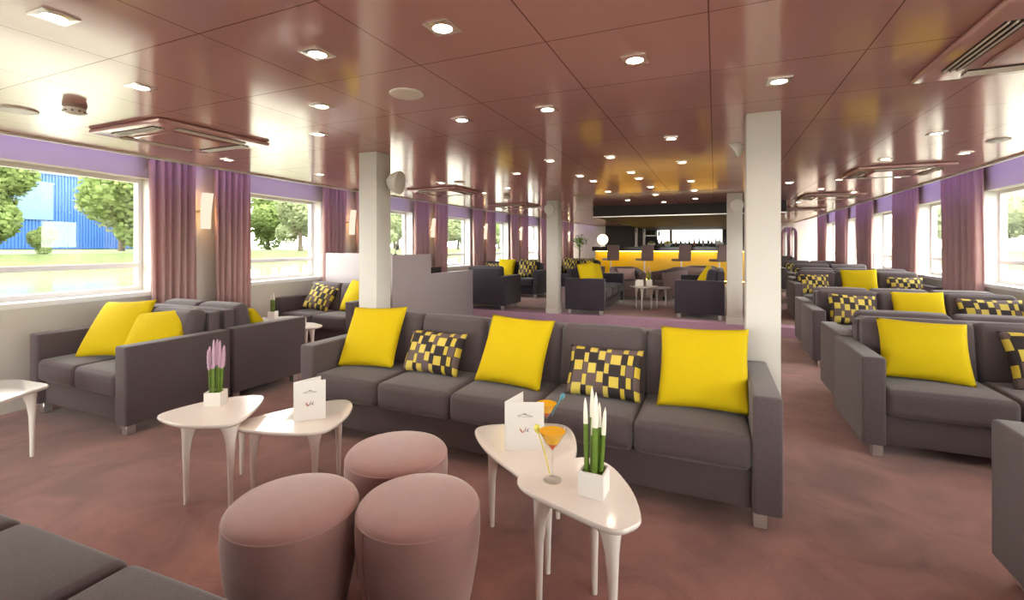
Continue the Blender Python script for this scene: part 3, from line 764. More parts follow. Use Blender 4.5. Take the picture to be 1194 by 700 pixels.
def square_pot(bm, s, h_, wall=0.006):
    b = BM()
    o = [(-s/2, -s/2), (s/2, -s/2), (s/2, s/2), (-s/2, s/2)]; i_ = [(x*(1-2*wall/s), y*(1-2*wall/s)) for x, y in o]
    V = [[b.verts.new((x, y, z)) for x, y in L] for L, z in ((o, 0), (o, h_), (i_, h_), (i_, h_-0.02))]
    for A, B in zip(V, V[1:]):
        for k_ in range(4): b.faces.new((A[k_], A[(k_+1) % 4], B[(k_+1) % 4], B[k_]))
    b.faces.new(list(reversed(V[0]))); b.faces.new(V[3]); join(bm, b)
def reed_pot(label, x, y, z, rz, s, h_, stems, tipmat, tip, name='potted_reeds'):
    t = thing(name, label, 'potted plant', (x, y, z), rz)
    bm = BM(); square_pot(bm, s, h_); finish('pot', bm, M_white if False else M_paper, t, False)
    bm = BM(); bevbox(bm, (0, 0, h_-0.014), (s*0.88, s*0.88, 0.012), 0.002, 1); finish('moss', bm, M_soil, t)
    for (sx, sy, hh, lx, ly, rr, tl) in stems:
        a = Vector((sx, sy, h_-0.012)); b = Vector((sx+lx, sy+ly, h_+hh)); d = b-a
        bm = BM(); cut = 1-tl/hh
        tube(bm, [a, a+d*cut*0.5, a+d*cut], [rr, rr*1.02, rr], 10); st = finish('stem', bm, M_green, t)
        bm = BM()
        if tip == 'point': tube(bm, [a+d*cut, a+d*(cut+(1-cut)*0.35), a+d*(cut+(1-cut)*0.8), b], [rr*0.98, rr*0.92, rr*0.6, rr*0.1], 10)
        else:
            pts = [a+d*(cut+(1-cut)*k_/8) for k_ in range(9)]
            tube(bm, pts, [rr*1.1, rr*2.2, rr*1.8, rr*2.4, rr*1.9, rr*2.2, rr*1.6, rr*1.5, rr*0.6], 9)
        finish('flower_tip', bm, tipmat, st)
    return t
reed_pot('white cube pot of green reeds with white tips, beside the nearer cocktail', -0.385, 1.60, 0.466, R(-2), 0.088, 0.085,
         [(-0.022, -0.012, 0.245, -0.006, 0, 0.0085, 0.085), (-0.010, 0.018, 0.275, -0.002, 0, 0.009, 0.10), (0.006, -0.018, 0.27, 0.006, 0, 0.010, 0.115), (0.012, 0.014, 0.225, 0.002, 0.004, 0.009, 0.08), (0.022, 0.006, 0.215, 0.016, 0, 0.0085, 0.09), (-0.004, 0.0, 0.20, 0.002, 0, 0.009, 0.08)], M_tip, 'point')
reed_pot('white cube pot of lavender on the white table by the window sofa', -2.57, 1.74, 0.436, R(30), 0.086, 0.075,
         [(-0.026, -0.01, 0.235, -0.010, 0, 0.004, 0.11), (-0.014, 0.014, 0.285, -0.004, 0, 0.004, 0.14), (-0.002, -0.018, 0.275, 0.0, 0, 0.0042, 0.135), (0.010, 0.010, 0.235, 0.004, 0, 0.004, 0.11), (0.018, -0.012, 0.285, 0.010, 0, 0.004, 0.145), (0.026, 0.008, 0.235, 0.016, 0, 0.004, 0.10), (0.0, 0.02, 0.20, 0, 0, 0.004, 0.08), (-0.02, 0.0, 0.25, -0.012, 0.0, 0.005, 0.12), (0.006, -0.004, 0.29, 0.004, 0.0, 0.005, 0.14), (0.024, -0.004, 0.255, 0.022, 0, 0.005, 0.12), (-0.008, -0.02, 0.15, 0, 0, 0.005, 0.02), (0.014, 0.02, 0.14, 0, 0, 0.005, 0.02)], M_lav, 'spike', 'potted_lavender')
reed_pot('white pot of green reeds on the table by the far left window', -4.90, 4.02, 0.451, R(20), 0.085, 0.09,
         [(-0.018, 0, 0.20, -0.004, 0, 0.010, 0.06), (0.0, 0.012, 0.23, 0, 0, 0.010, 0.08), (0.016, -0.006, 0.21, 0.004, 0, 0.010, 0.07)], M_tip, 'point')
reed_pot('white pot with reeds on the bar lounge table', -1.14, 9.08, PZ+0.441, R(20), 0.10, 0.12,
         [(-0.02, 0, 0.20, -0.02, 0, 0.010, 0.06), (0.0, 0.012, 0.25, 0, 0, 0.010, 0.07), (0.016, -0.006, 0.18, 0.01, 0, 0.010, 0.05)], M_lav, 'point')

def cocktail(label, x, y, z, s=1.0, stir=None, sd=(1, 0), lean=0.05):
    t = thing('cocktail_glass', label, 'cocktail', (x, y, z))
    bm = BM(); lathe(bm, [(0.034*s, 0), (0.034*s, 0.002), (0.012*s, 0.006), (0.005*s, 0.012)], 28); finish('foot', bm, M_glass, t)
    bm = BM(); lathe(bm, [(0.005*s, 0.010), (0.0036*s, 0.03), (0.0034*s, 0.085), (0.006*s, 0.108)], 14); finish('stem', bm, M_glass, t)
    H0 = 0.108*s if False else 0.108
    bm = BM(); lathe(bm, [(0.004*s, 0.106), (0.028*s, 0.142), (0.054*s, 0.186)], 32, cap=False); finish('bowl', bm, M_glass, t)
    bm = BM(); lathe(bm, [(0.0005, 0.110), (0.024, 0.138)], 28); finish('syrup', bm, M_drink2, t)
    bm = BM(); lathe(bm, [(0.024, 0.1382), (0.0485, 0.180)], 28); finish('drink', bm, M_drink, t)
    return t
def stirrer(label, x, y, z, pts, mat, kn):
    t = thing('drink_stirrer', label, 'stirrer', (x, y, z))
    bm = BM(); tube(bm, pts, 0.0026, 8); finish('stick', bm, mat, t)
    b = Vector(pts[-1]); d = (b-Vector(pts[0])).normalized()
    M = Matrix.Translation(b) @ d.to_track_quat('Z', 'Y').to_matrix().to_4x4()
    bm = BM(); lathe(bm, [(0.003, -0.006), (0.011*kn, 0.006), (0.013*kn, 0.016), (0.009*kn, 0.027), (0.004*kn, 0.031)], 12, M=M); finish('blossom_knob', bm, mat, t)
cocktail('orange cocktail in a martini glass on the higher table by the reeds', -0.545, 1.625, 0.466)
cocktail('orange cocktail in a martini glass on the lower table, behind the menu card', -0.745, 2.13, 0.386)
stirrer('yellow stirrer with tulip knob leaning at the nearer cocktail', -0.568, 1.66, 0.467, [(0, 0, 0.003), (-0.015, -0.005, 0.07), (-0.04, -0.012, 0.155)], M_stir_y, 1.0)
stirrer('blue stirrer standing in the farther cocktail', -0.73, 2.14, 0.387, [(0.008, 0.0, 0.12), (0.03, 0.01, 0.165), (0.05, 0.015, 0.20)], M_stir_b, 0.9)

# ------------------------------------------------------------------ curtains and sconces
def curtain(label, side, y0, y1, swing, group=None, z0=0.03, folds=6):
    """hanging fabric from y0 to y1 along the wall; swing pulls the lower half towards the pier's middle"""
    yc = (y0+y1)/2
    xi = (interp(WALL_L, yc)+0.13) if side < 0 else WALL_R-0.085
    t = thing('curtain', label, 'curtain', (xi, yc, z0), 0, group)
    bm = BM(); nu, nv = folds*8, 14; H = 2.40-z0; g = []
    ph = random.random()*6
    for j in range(nv+1):
        v = j/nv; row = []
        k_ = 0.5*swing*(1-v)**1.0
        for i in range(nu+1):
            u = i/nu
            y = (u-0.5)*(y1-y0)*(1-0.08*(1-v)) + k_*(y1-y0)
            x = 0.034*math.sin(2*PI*folds*u + 0.5*math.sin(3*v+ph)) + 0.012*math.sin(2*PI*folds*0.5*u + 2*v + ph)
            slope = 0.0
            if side < 0: slope = (interp(WALL_L, yc+y)+0.13) - xi
            row.append(bm.verts.new((x+slope, y, v*H)))
        g.append(row)
    for j in range(nv):
        for i in range(nu): bm.faces.new((g[j][i], g[j][i+1], g[j+1][i+1], g[j+1][i]))
    o = finish('drape', bm, M_curt, t, True, 180)
    md = o.modifiers.new('thickness', 'SOLIDIFY'); md.thickness = 0.006
    return t
def sconce(label, side, y, z, group=None):
    x = interp(WALL_L, y) if side < 0 else WALL_R
    EX = 0.11
    t = thing('wall_sconce', label, 'wall lamp', (x, y, z), 0 if side < 0 else PI, group)
    bm = BM(); bevbox(bm, (0.012, 0, 0), (0.024, 0.07, 0.12), 0.004, 1); bevbox(bm, (0.07, 0, 0), (0.12, 0.02, 0.03), 0.003, 1); finish('back_plate', bm, M_brass, t)
    bm = BM(); n = 14; rows = []
    for j in range(13):
        v = j/12; zz_ = -0.20+0.40*v; tw = R(70)*(v-0.5); wd = 0.052+0.03*v*v
        row = []
        for i in range(n+1):
            a = -PI/2+PI*i/n
            row.append(bm.verts.new((EX+0.055+wd*0.8*math.cos(a+tw), wd*math.sin(a+tw), zz_)))
        rows.append(row)
    for A, B in zip(rows, rows[1:]):
        for i in range(n): bm.faces.new((A[i], A[i+1], B[i+1], B[i]))
    o = finish('shade', bm, M_shade, t, True, 180); md = o.modifiers.new('thickness', 'SOLIDIFY'); md.thickness = 0.004
    bm = BM(); bmesh.ops.create_icosphere(bm, subdivisions=2, radius=0.020, matrix=Matrix.Translation((EX+0.055, 0, -0.11)))
    finish('bulb', bm, M_bulb, t)
    bm = BM(); bmesh.ops.create_icosphere(bm, subdivisions=2, radius=0.020, matrix=Matrix.Translation((EX+0.055, 0, 0.11)))
    finish('bulb', bm, M_bulb, t)
    return t
ordl = ['first', 'second', 'third', 'fourth', 'fifth', 'sixth', 'seventh', 'eighth']
names_l = {3.45: 'behind the two-seat window sofa', 5.98: 'behind the white partition end', 8.42: 'just right of the left column', 10.8: 'beyond the low end of the partition', 12.95: 'left of the slim bar column', 15.2: 'right of the slim bar column', 17.4: 'by the potted plant'}
for p in PIER_L[3:]:
    nm = names_l[p]
    curtain('mauve curtain on the wall pier ' + nm + ', near half', -1, p-0.62, p-0.10, 0.02)
    curtain('mauve curtain on the wall pier ' + nm + ', far half', -1, p+0.11, p+0.62, -0.02)
    sconce('twisted white wall lamp between the curtains ' + nm, -1, p-0.02, 1.72)
names_r = {8.06: 'nearest the wide right-wall window', 10.06: 'second along the right wall', 12.4: 'third along the right wall', 14.5: 'fourth along the right wall', 16.9: 'last, beside the far cream wall'}
for p in PIER_R[5:]:
    nm = names_r[p]
    curtain('mauve curtain pier ' + nm + ', near half', 1, p-0.48, p-0.0, 0.0)
    curtain('mauve curtain pier ' + nm + ', far half', 1, p+0.04, p+0.60, 0.0)

# ------------------------------------------------------------------ ceiling fittings
def downlight(x, y, label, group=None, s=0.108, energy=None, rot=0.0):
    t = thing('downlight', label, 'ceiling light', (x, y, CEIL), R(rot), group)
    bm = BM(); h = s/2; r = s*0.34
    # square bezel with a round hole
    n = 24; ring_o, ring_i, ring_u = [], [], []
    for i in range(n):
        a = 2*PI*i/n + PI/4; c_, s_ = math.cos(a), math.sin(a); m_ = max(abs(c_), abs(s_))
        ring_o.append(bm.verts.new((c_/m_*h, s_/m_*h, -0.006))); ring_i.append(bm.verts.new((c_*r, s_*r, -0.008))); ring_u.append(bm.verts.new((c_/m_*h, s_/m_*h, 0.0)))
    for i in range(n):
        j = (i+1) % n
        bm.faces.new((ring_o[i], ring_o[j], ring_i[j], ring_i[i])); bm.faces.new((ring_u[i], ring_u[j], ring_o[j], ring_o[i]))
    finish('bezel', bm, M_chrome, t, False)
    bm = BM(); lathe(bm, [(r, -0.0075), (0.0001, -0.007)], 20); finish('lamp', bm, M_lamp, t, False)
    ld = bpy.data.lights.new('downlight_beam', 'SPOT'); ld.energy = energy or LAMP_W; ld.color = (1.0, 0.86, 0.70); ld.spot_size = R(140); ld.spot_blend = 0.9; ld.shadow_soft_size = 0.04
    lo = bpy.data.objects.new('downlight_beam', ld); COL.objects.link(lo); lo.parent = t; lo.location = (0, 0, -0.02)
    return t
Q = 'square recessed downlight '
DL = [(-2.15, 0.87, Q+'at the top left corner, by the smoke detector'), (-1.54, 1.48, Q+'at the top, above the left column'), (-0.93, 1.49, Q+'at the top centre, biggest and brightest'), (-0.32, 2.08, Q+'above the bar, in the panel right of the long seam'),
      (0.29, 2.63, Q+'just above the wide right column'), (-0.91, 2.62, Q+'between the top-centre light and the bar, one row back'), (-1.49, 2.62, Q+'behind the flat round ceiling disc'), (-2.69, 1.43, Q+'right of the smoke detector, on the pale reflection'),
      (-2.09, 2.04, Q+'straight above the left curtain pier near the left column'), (-2.63, 2.54, Q+'left of the left column, second of two in line')]
for x, y, lb in DL: downlight(x, y, lb)
FAR_L = [(-4.18, 2.95), (-4.07, 3.95), (-3.3, 3.85), (-3.2, 5.1), (-2.02, 4.78), (-2.63, 5.9), (-3.2, 6.3), (-4.1, 5.0)]
for x, y in FAR_L: downlight(x, y, 'small square downlight in the ceiling near the left windows, beyond the left column', 'downlights along the left windows', 0.10)
FAR_R = [(1.46, 4.29), (1.99, 5.29), (1.45, 5.35), (1.38, 6.76), (1.96, 6.78), (1.37, 7.75), (0.87, 6.86), (1.9, 8.4), (1.4, 9.9)]
for x, y in FAR_R: downlight(x, y, 'small square downlight in the ceiling over the right-hand sofa rows', 'downlights over the window rows', 0.10)
FAR_C = [(-0.3, 3.7), (-0.87, 4.25), (-0.29, 4.79), (-0.84, 5.22), (-0.83, 5.72), (-1.42, 5.24), (-1.38, 5.72), (-0.27, 6.2), (-0.8, 6.6), (-1.43, 4.2), (-0.27, 7.25), (-1.45, 6.9), (-0.85, 7.6), (-1.4, 8.3), (-0.3, 8.5), (-0.85, 8.9)]
for x, y in FAR_C: downlight(x, y, 'tiny square downlight in the brown ceiling before the bar', 'downlights before the bar', 0.10)
# lamps over the part of the room behind the camera
for x, y in ((-3.2, -1.2), (-1.2, -1.6), (1.2, -1.2), (1.5, 1.2)): downlight(x, y, 'square downlight behind the viewpoint', 'downlights behind the viewpoint', 0.108)

def cassette(label, x0, y0, s=0.80, rz=0):
    t = thing('air_conditioner', label, 'air vent', (x0+s/2, y0+s/2, CEIL), rz)
    h = s/2; zt = -0.03
    bm = BM()
    rbox(bm, (0, 0, zt/2-0.001), (s, s, 0.028), 0.012, 2, 2); finish('cover', bm, M_acg, t)
    bm = BM(); bevbox(bm, (0, 0, zt-0.006), (s*0.54, s*0.54, 0.012), 0.004, 1); finish('centre_panel', bm, M_acg, t)
    for k_ in range(4):
        M = Matrix.Rotation(k_*PI/2, 4, 'Z')
        bm = BM(); box(bm, (0, h*0.76, zt), (s*0.60, 0.075, 0.006), M); sl = finish('outlet', bm, M_grille, t, False)
        bm = BM()
        for q in (-0.02, 0.004, 0.028):
            box(bm, (0, 0, 0), (s*0.60, 0.007, 0.012), M @ Matrix.Translation((0, h*0.76+q, zt-0.004)) @ Matrix.Rotation(R(35), 4, 'X'))
        finish('louvre', bm, M_cw, sl, False)
    return t
cassette('square ceiling air conditioner above the left curtains, by the smoke detector', -4.0, 1.80)
cassette('big square ceiling air conditioner cut off at the top right corner', 0.87, 2.02, 0.84)
cassette('square ceiling air conditioner over the second right sofa row', 1.34, 5.78)
cassette('square ceiling air conditioner over the third right sofa row', 1.28, 8.45)
cassette('flat square ceiling air conditioner farthest along the right rows', 1.34, 11.5)
cassette('square ceiling air conditioner just right of the left column', -4.0, 5.45)
cassette('square ceiling air conditioner by the slim bar column', -4.0, 8.05)

def detector(label, x, y):
    t = thing('smoke_detector', label, 'smoke detector', (x, y, CEIL))
    bm = BM(); lathe(bm, [(0.055, 0.0), (0.055, -0.018), (0.048, -0.022)], 24); finish('mounting', bm, M_acpanel, t)
    bm = BM(); lathe(bm, [(0.046, -0.020), (0.050, -0.030), (0.048, -0.048), (0.030, -0.056), (0.0001, -0.058)], 24); finish('body', bm, M_cw, t)
    bm = BM()
    for i in range(10):
        a = 2*PI*i/10; box(bm, (0.0485*math.cos(a), 0.0485*math.sin(a), -0.043), (0.006, 0.010, 0.007), None)
    finish('slot', bm, M_grille, t, False)
detector('round white smoke detector on the pale ceiling above the left window', -3.38, 1.46)
detector('small smoke detector on the ceiling near the slim bar column', -3.04, 6.79)
def disc(label, x, y, r=0.09):
    t = thing('ceiling_speaker', label, 'speaker', (x, y, CEIL))
    bm = BM(); lathe(bm, [(r, 0), (r, -0.006), (r*0.93, -0.010)], 32); finish('rim', bm, M_cw, t)
    bm = BM(); lathe(bm, [(r*0.93, -0.010), (r*0.5, -0.0125), (0.0001, -0.013)], 32); finish('grille', bm, M_cw, t)
disc('flat round white speaker disc in the ceiling at the far left edge', -3.82, 1.38)
disc('flat round cream speaker disc in the ceiling, upper middle', -1.51, 2.06)
disc('flat round disc in the ceiling above the right sofa rows', 1.99, 4.76, 0.07)
disc('flat round disc in the ceiling right of the left column', -2.95, 5.12, 0.07)

def loudspeaker(label, x, y, z, rz, s=1.0, tilt=20):
    t = thing('loudspeaker', label, 'loudspeaker', (x, y, z), rz)
    M = Matrix.Translation((0, -0.10*s, 0)) @ Matrix.Rotation(R(tilt), 4, 'X')
    prof = [(0.045*s, 0.075*s), (0.075*s, 0.05*s), (0.10*s, 0.0), (0.108*s, -0.03*s), (0.105*s, -0.04*s)]
    RXm = Matrix.Rotation(R(90), 4, 'X')
    bm = BM(); lathe(bm, [(r_, -z_) for r_, z_ in prof], 24, M=M @ RXm); finish('cabinet', bm, M_offwhite, t)
    bm = BM(); lathe(bm, [(0.095*s, 0.041*s), (0.06*s, 0.046*s), (0.0001, 0.047*s)], 24, M=M @ RXm); finish('grille', bm, M_offwhite, t)
    bm = BM(); tube(bm, [(0, 0.0, 0.02*s), (0, -0.05*s, 0.02*s), (0, -0.075*s, 0.0)], 0.016*s, 8); finish('bracket', bm, M_offwhite, t)
loudspeaker('cream loudspeaker fixed to the side of the left column', -2.655, 3.33, 1.885, R(100), 0.95, 8)
loudspeaker('cream loudspeaker fixed to the side of the wide right column', 0.175, 3.33, 1.95, R(-90), 0.5, 30)
loudspeaker('round loudspeaker fixed to the slim bar column', -2.64, 7.84, 1.98, R(-5), 0.9, 10)
loudspeaker('round loudspeaker on bracket fixed to the column at the right of the bar', 0.28, 7.84, 1.95, R(10), 0.9, 10)

# ------------------------------------------------------------------ the bar
bm = BM(); bbox(bm, -2.28, 1.15, 9.4, Y1, 1.93, CEIL); struct('ceiling_bulkhead', bm, M_choc, label='dark brown bulkhead above the bar lounge')
bm = BM(); bbox(bm, -2.28, 1.15, 9.37, 9.40, 1.915, 1.935); struct('trim_6', bm, M_steel)
bm = BM(); bbox(bm, -3.9, 1.25, Y1-0.12, Y1-0.002, PZ, 2.13); struct('wall_bar', bm, M_choc, label='dark brown wall behind the bar')
bm = BM(); bbox(bm, -2.1, 0.25, 7.28, 7.30, CEIL-0.008, CEIL+0.001); struct('trim_7', bm, M_acpanel)
t = thing('bar_counter', 'long bar counter with glowing yellow front and dark top', 'bar', (-1.4, 16.3, PZ))
x0, x1 = -2.47, 2.6
bm = BM(); bbox(bm, x0, x1, 0.02, 0.55, 0.10, 1.03); finish('front_panel', bm, M_barfront, t, False)
bm = BM(); bbox(bm, x0+0.02, x1, 0.08, 0.5, 0.0, 0.10); finish('plinth', bm, M_dark, t, False)
bm = BM(); bevbox(bm, ((x0+x1)/2, 0.22, 1.115), (x1-x0+0.16, 0.80, 0.15), 0.008, 1); finish('counter_top', bm, M_counter, t)
bm = BM(); bbox(bm, x0+0.05, x1-0.05, -0.15, -0.12, 1.02, 1.037); o = finish('light_strip', bm, M_barled, t, False); o['label'] = 'amber light strip under the counter edge'
bm = BM(); bbox(bm, x0+0.05, x1-0.05, 0.02, 0.04, 0.075, 0.09); o = finish('light_strip', bm, M_barled, t, False); o['label'] = 'amber light strip at the foot'
bm = BM(); tube(bm, [(x0, -0.12, 0.20), (x1, -0.12, 0.20)], 0.018); finish('foot_rail', bm, M_steel, t)

def stool(label, x, y, rz):
    t = thing('bar_stool', label, 'bar stool', (x, y, PZ), rz)
    bm = BM(); lathe(bm, [(0.20, 0), (0.20, 0.012), (0.05, 0.028), (0.022, 0.05)], 28); finish('base', bm, M_steel, t)
    bm = BM(); tube(bm, [(0, 0, 0.04), (0, 0, 0.74)], 0.022, 12); finish('post', bm, M_steel, t)
    bm = BM(); pts = [(0.14*math.cos(R(a)), -0.05+0.14*math.sin(R(a)), 0.30) for a in range(180, 361, 20)]; tube(bm, pts, 0.010, 8); finish('foot_rest', bm, M_steel, t)
    bm = BM(); rbox(bm, (0, 0, 0.775), (0.42, 0.42, 0.07), 0.03, 3, 4); finish('seat', bm, M_brown, t)
    M = Matrix.Translation((0, 0.19, 1.01)) @ Matrix.Rotation(R(-5), 4, 'X')
    bm = BM(); rbox(bm, (0, 0, 0), (0.42, 0.05, 0.46), 0.022, 3, 4, M=M); finish('backrest', bm, M_brown, t)
for i, (x, lb) in enumerate(((-3.12, 'high-backed mauve bar stool beside the globe lamp end of the bar'), (-2.05, 'high-backed mauve bar stool in front of the beer taps'), (-0.95, 'high-backed mauve bar stool below the middle of the bright mirror'), (0.12, 'high-backed mauve bar stool next to the column at the right of the bar'))):
    stool(lb, x, 15.25, R(180+38))

CT = PZ+1.19
t = thing('globe_lamp', 'glowing white globe lamp on the left end of the bar', 'lamp', (-3.66, 16.5, CT))
bm = BM(); lathe(bm, [(0.09, 0), (0.09, 0.02), (0.03, 0.035), (0.03, 0.07)], 20); finish('base', bm, M_steel, t)
bm = BM(); bmesh.ops.create_uvsphere(bm, u_segments=24, v_segments=16, radius=0.19, matrix=Matrix.Translation((0, 0, 0.25))); finish('globe', bm, M_globe, t)
for x, lb in ((-2.49, 'tall chrome beer tap on the bar, left of the pair'), (-2.23, 'tall chrome beer tap on the bar, right of the pair')):
    t = thing('beer_tap', lb, 'beer tap', (x, 16.5, CT))
    bm = BM(); lathe(bm, [(0.06, 0), (0.06, 0.02), (0.042, 0.04), (0.042, 0.60), (0.05, 0.62), (0.0001, 0.66)], 18); finish('tower', bm, M_offwhite, t)
    bm = BM(); tube(bm, [(0, -0.04, 0.46), (0, -0.11, 0.47), (0, -0.12, 0.41)], 0.014); finish('spout', bm, M_steel, t)
    bm = BM(); tube(bm, [(0, -0.07, 0.47), (0, -0.09, 0.58)], [0.012, 0.018]); finish('handle', bm, M_dark, t)
# back-bar mirror, no lamp: its bright reflection is painted as emission
t = thing('glowing_mirror', 'bright white mirror behind the bar bottles, its reflection painted as glow', 'mirror', (-0.86, Y1-0.125, 1.45))
bm = BM(); bbox(bm, -1.1, 1.1, -0.02, 0.0, 0.0, 0.55); finish('panel', bm, M_mirrorglow, t, False)
bm = BM(); bbox(bm, -1.14, -1.1, -0.03, 0, -0.02, 0.58); bbox(bm, 1.1, 1.14, -0.03, 0, -0.02, 0.58); bbox(bm, -1.14, 1.14, -0.03, 0, 0.55, 0.59); bbox(bm, -0.66, -0.58, -0.03, -0.02, 0, 0.55)
finish('frame', bm, M_choc, t, False)
t = thing('back_bar_cabinet', 'dark back bar counter holding the bottles', 'cabinet', (-1.3, 17.7, PZ))
bm = BM(); bevbox(bm, (0, 0, 0.58), (5.0, 0.6, 1.16), 0.01, 1); finish('body', bm, M_choc, t)
bm = BM(); bevbox(bm, (0, 0, 1.18), (5.06, 0.64, 0.04), 0.006, 1); finish('top', bm, M_counter, t)
for i in range(4):
    bm = BM(); bevbox(bm, (-1.85+i*1.23, -0.305, 0.6), (1.15, 0.02, 1.0), 0.006, 1); dd = finish('door', bm, M_choc, t)
    bm = BM(); tube(bm, [(-1.4+i*1.23, -0.33, 0.5), (-1.4+i*1.23, -0.33, 0.75)], 0.01); finish('handle', bm, M_steel, dd)
random.seed(3)
bx = -1.9; i = 0
cols = [M_beer, plain('amber_bottle', (0.16, 0.06, 0.01), 0.15), plain('green_bottle', (0.02, 0.07, 0.02), 0.15), plain('clear_bottle', (0.35, 0.36, 0.34), 0.15)]
while bx < 0.35:
    hh = random.uniform(0.20, 0.30); mt = cols[i % 4]
    t = thing('bottle', 'small bottle standing in the row before the bright back bar mirror', 'bottle', (bx, 17.62+random.uniform(-0.05, 0.05), PZ+1.20), 0, 'bottles before the lit panel')
    bm = BM(); lathe(bm, [(0.036, 0), (0.038, 0.01), (0.038, hh*0.55), (0.014, hh*0.75), (0.013, hh*0.95), (0.015, hh*0.96), (0.015, hh)], 14); finish('glass_body', bm, mt, t)
    bm = BM(); lathe(bm, [(0.016, hh), (0.016, hh+0.02)], 10); finish('cap', bm, M_dark, t)
    bx += random.uniform(0.10, 0.17); i += 1
# bowls and greenery on the bar
def bowl(label, x, y, r, fruit):
    t = thing('fruit_bowl', label, 'bowl', (x, y, CT))
    bm = BM(); lathe(bm, [(r*0.45, 0), (r*0.5, 0.02), (r, 0.10), (r*0.95, 0.10), (r*0.45, 0.03)], 20); finish('bowl', bm, M_offwhite, t)
    bm = BM()
    for q in range(7):
        bmesh.ops.create_icosphere(bm, subdivisions=2, radius=r*0.36, matrix=Matrix.Translation((r*0.5*math.cos(q), r*0.5*math.sin(q), 0.10+0.02*(q % 3))))
    o = finish('citrus', bm, fruit, t); o['kind'] = 'stuff'
M_lime = plain('lime_peel', (0.30, 0.33, 0.05), 0.5)
bowl('white bowl of green fruit on the bar beside the beer taps', -1.98, 16.45, 0.15, M_lime)
bowl('white bowl of yellow fruit on the bar under the bright mirror edge', -1.45, 16.45, 0.14, M_stir_y)
bowl('white bowl at the right end of the bar', 0.12, 16.45, 0.15, M_paper)
def shelf_cab():
    t = thing('wall_shelf', 'dark wall shelf with small bottles above the back bar', 'shelf', (-2.10, Y1-0.125, 1.72))
    bm = BM(); bbox(bm, -0.3, 0.3, -0.16, 0, 0, 0.03); finish('board', bm, M_steel, t, False)
    bm = BM(); bbox(bm, -0.3, -0.28, -0.16, 0, -0.06, 0); bbox(bm, 0.28, 0.3, -0.16, 0, -0.06, 0); finish('bracket', bm, M_steel, t, False)
    for k_ in range(5):
        b = thing('bottle', 'small bottle on the dark wall shelf left of the bright mirror', 'bottle', (-2.30+k_*0.10, Y1-0.2, 1.75), 0, 'bottles on the wall shelf')
        bm = BM(); lathe(bm, [(0.03, 0), (0.03, 0.11), (0.011, 0.15), (0.011, 0.2)], 12); finish('glass_body', bm, cols[k_ % 4], b)
        bm = BM(); lathe(bm, [(0.013, 0.2), (0.013, 0.215)], 10); finish('cap', bm, M_dark, b)
shelf_cab()

# potted plant by the far left
t = thing('potted_plant', 'leafy green plant in a pot by the far left curtains', 'plant', (-3.72, 13.62, PZ))
bm = BM(); bevbox(bm, (0, 0, 0.42), (0.36, 0.36, 0.84), 0.01, 1); finish('planter', bm, M_brown, t)
bm = BM(); tube(bm, [(0, 0, 0.80), (0.01, 0, 1.0), (0.0, 0.02, 1.25)], 0.02); finish('stem', bm, M_bark, t)
bm = BM(); rnd = random.Random(5)
for k_ in range(260):
    d = Vector((rnd.gauss(0, 1), rnd.gauss(0, 1), rnd.gauss(0, 1))).normalized()*rnd.uniform(0.05, 0.25); c = Vector((0, 0, 1.33)) + d
    M = Matrix.Translation(c) @ Vector((rnd.gauss(0, 1), rnd.gauss(0, 1), rnd.gauss(0, 0.6))).normalized().to_track_quat('Y', 'Z').to_matrix().to_4x4()
    a = rnd.uniform(0.05, 0.09)
    vs_ = [bm.verts.new(M @ Vector(p)) for p in ((0, 0, 0), (a*0.32, a*0.5, 0.01), (0, a, 0), (-a*0.32, a*0.5, 0.01))]; bm.faces.new(vs_)
finish('foliage', bm, M_leaf, t, False)

# ------------------------------------------------------------------ outside: river, banks, trees, warehouse
bm = BM(); bbox(bm, -200, 120, -60, 320, -1.6, -1.5); o = finish('river', bm, M_water, None, False); o['kind'] = 'structure'
bm = BM(); prism(bm, [(-70, -1.6), (-72, -0.6), (-76, 0.4), (-220, 1.6), (-220, -1.6)], -60, 320, Matrix(((1, 0, 0, 0), (0, 0, 1, 0), (0, 1, 0, 0), (0, 0, 0, 1)))); o = finish('river_bank', bm, M_grass, None, False); o['kind'] = 'structure'; o.name = 'land'
bm = BM(); prism(bm, [(34, -1.6), (36, -0.6), (40, 0.4), (130, 1.2), (130, -1.6)], -60, 260, Matrix(((1, 0, 0, 0), (0, 0, 1, 0), (0, 1, 0, 0), (0, 0, 0, 1)))); o = finish('land', bm, M_grass, None, False); o['kind'] = 'structure'

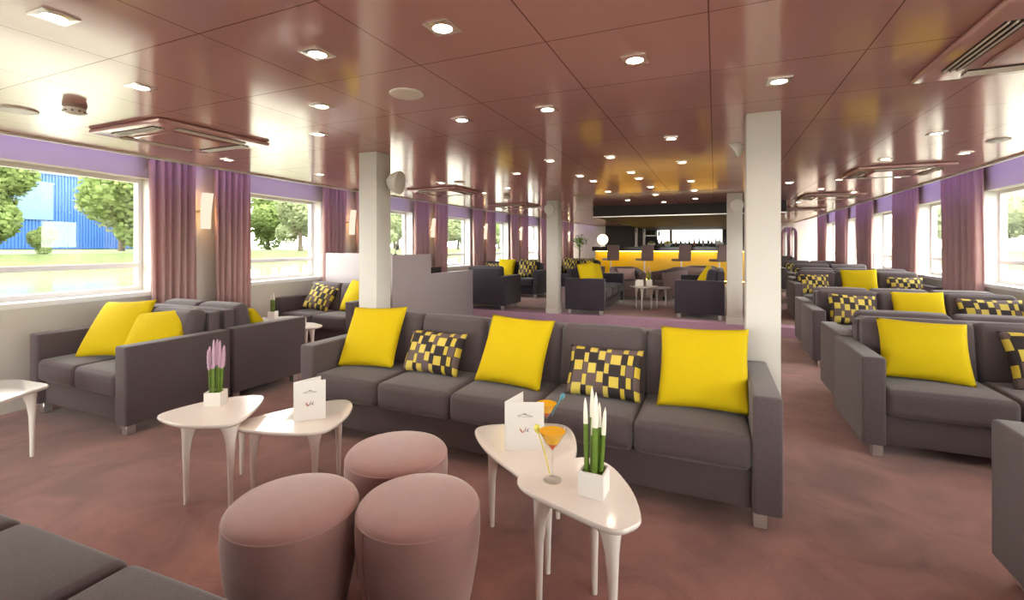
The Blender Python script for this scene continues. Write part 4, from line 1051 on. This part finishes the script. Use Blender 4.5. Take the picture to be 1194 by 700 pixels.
def tree_meshes(seed, mat):
    rnd = random.Random(seed)
    bm = BM(); blobs = []
    for k_ in range(16):
        a = rnd.uniform(0, 2*PI); rr = rnd.uniform(0.0, 2.2); z = rnd.uniform(1.6, 6.2)
        rr *= math.sin(PI*min(1, (z-0.6)/6.6))**0.5
        blobs.append((Vector((rr*math.cos(a), rr*math.sin(a), z)), rnd.uniform(1.0, 1.7)))
    for c, r_ in blobs:
        for q in range(900):
            d = Vector((rnd.gauss(0, 1), rnd.gauss(0, 1), rnd.gauss(0, 1))).normalized()*r_*rnd.uniform(0.72, 1.05)
            n_ = (d.normalized()+Vector((rnd.gauss(0, .5), rnd.gauss(0, .5), rnd.gauss(0, .5)))).normalized()
            M = Matrix.Translation(c+d) @ n_.to_track_quat('Z', 'Y').to_matrix().to_4x4()
            a = rnd.uniform(0.10, 0.21)
            bm.faces.new([bm.verts.new(M @ Vector(p)) for p in ((-a, -a*0.5, 0), (a, -a*0.5, 0), (a*0.5, a*0.6, 0.05), (-a*0.6, a*0.7, 0.05))])
    me = bpy.data.meshes.new('foliage'); bm.to_mesh(me); bm.free(); me.materials.append(mat)
    bm = BM(); tube(bm, [(0, 0, -0.5), (0.05, 0, 1.5), (0, 0.1, 4.5)], [0.28, 0.2, 0.08], 8)
    m2 = bpy.data.meshes.new('trunk'); bm.to_mesh(m2); bm.free(); m2.materials.append(M_bark)
    return me, m2
TM = [tree_meshes(1, M_tree), tree_meshes(2, M_tree2), tree_meshes(3, M_tree)]
def tree(label, x, y, z, s, k_, rz, group=None):
    t = thing('tree', label, 'tree', (x, y, z), rz, group)
    for n_, me in zip(('foliage', 'trunk'), TM[k_]):
        o = bpy.data.objects.new(n_, me); COL.objects.link(o); o.parent = t
    t.scale = (s, s, s)
tree('bushy green tree at the left edge of the big window', -80, 25.0, 0.4, 1.9, 0, 0.3)
tree('low green bush beside the blue building', -77, 30.2, 0.2, 0.5, 2, 1.3)
tree('tall green tree right of the blue building', -78, 42.0, 0.4, 2.25, 2, 2.0)
tree('pale leafy tree at the right edge of the big window', -98, 49.0, 0.4, 2.1, 1, 2.6)
rnd = random.Random(11)
for i in range(16):
    tree('leafy tree on the far river bank outside the second and later left windows', (-80, -100)[i % 2], 56+i*8.2, 0.4, rnd.uniform(2.05, 2.2), (0, 1, 1, 2)[i % 4], rnd.uniform(0, 6), 'trees on the left bank')
for i in range(10):
    tree('pale leafy tree on the river bank outside the right windows', (46, 62)[i % 2], 62+i*8.0, 0.3, rnd.uniform(1.4, 1.7), 1, rnd.uniform(0, 6), 'trees on the right bank')
t = thing('warehouse', 'plain blue industrial building seen through the big left window', 'building', (-132, 53.5, 0.9))
bm = BM(); bbox(bm, -9, 9, -14, 14, 0, 15)
for k_ in range(56): bbox(bm, 9.0, 9.15, -14+k_*0.5, -14+k_*0.5+0.22, 0, 15)
finish('hall', bm, M_blue, t, False)
bm = BM(); bbox(bm, 9.1, 9.4, -10.0, -4.0, 5.8, 13.4); o = finish('sign_band', bm, M_paleblue, t, False); o.name = 'upper_panel'; o['label'] = 'pale blue upper panel'
bm = BM(); bbox(bm, -9.2, 9.4, -14.2, 14.2, 15, 15.4); finish('roof', bm, M_paleblue, t, False)
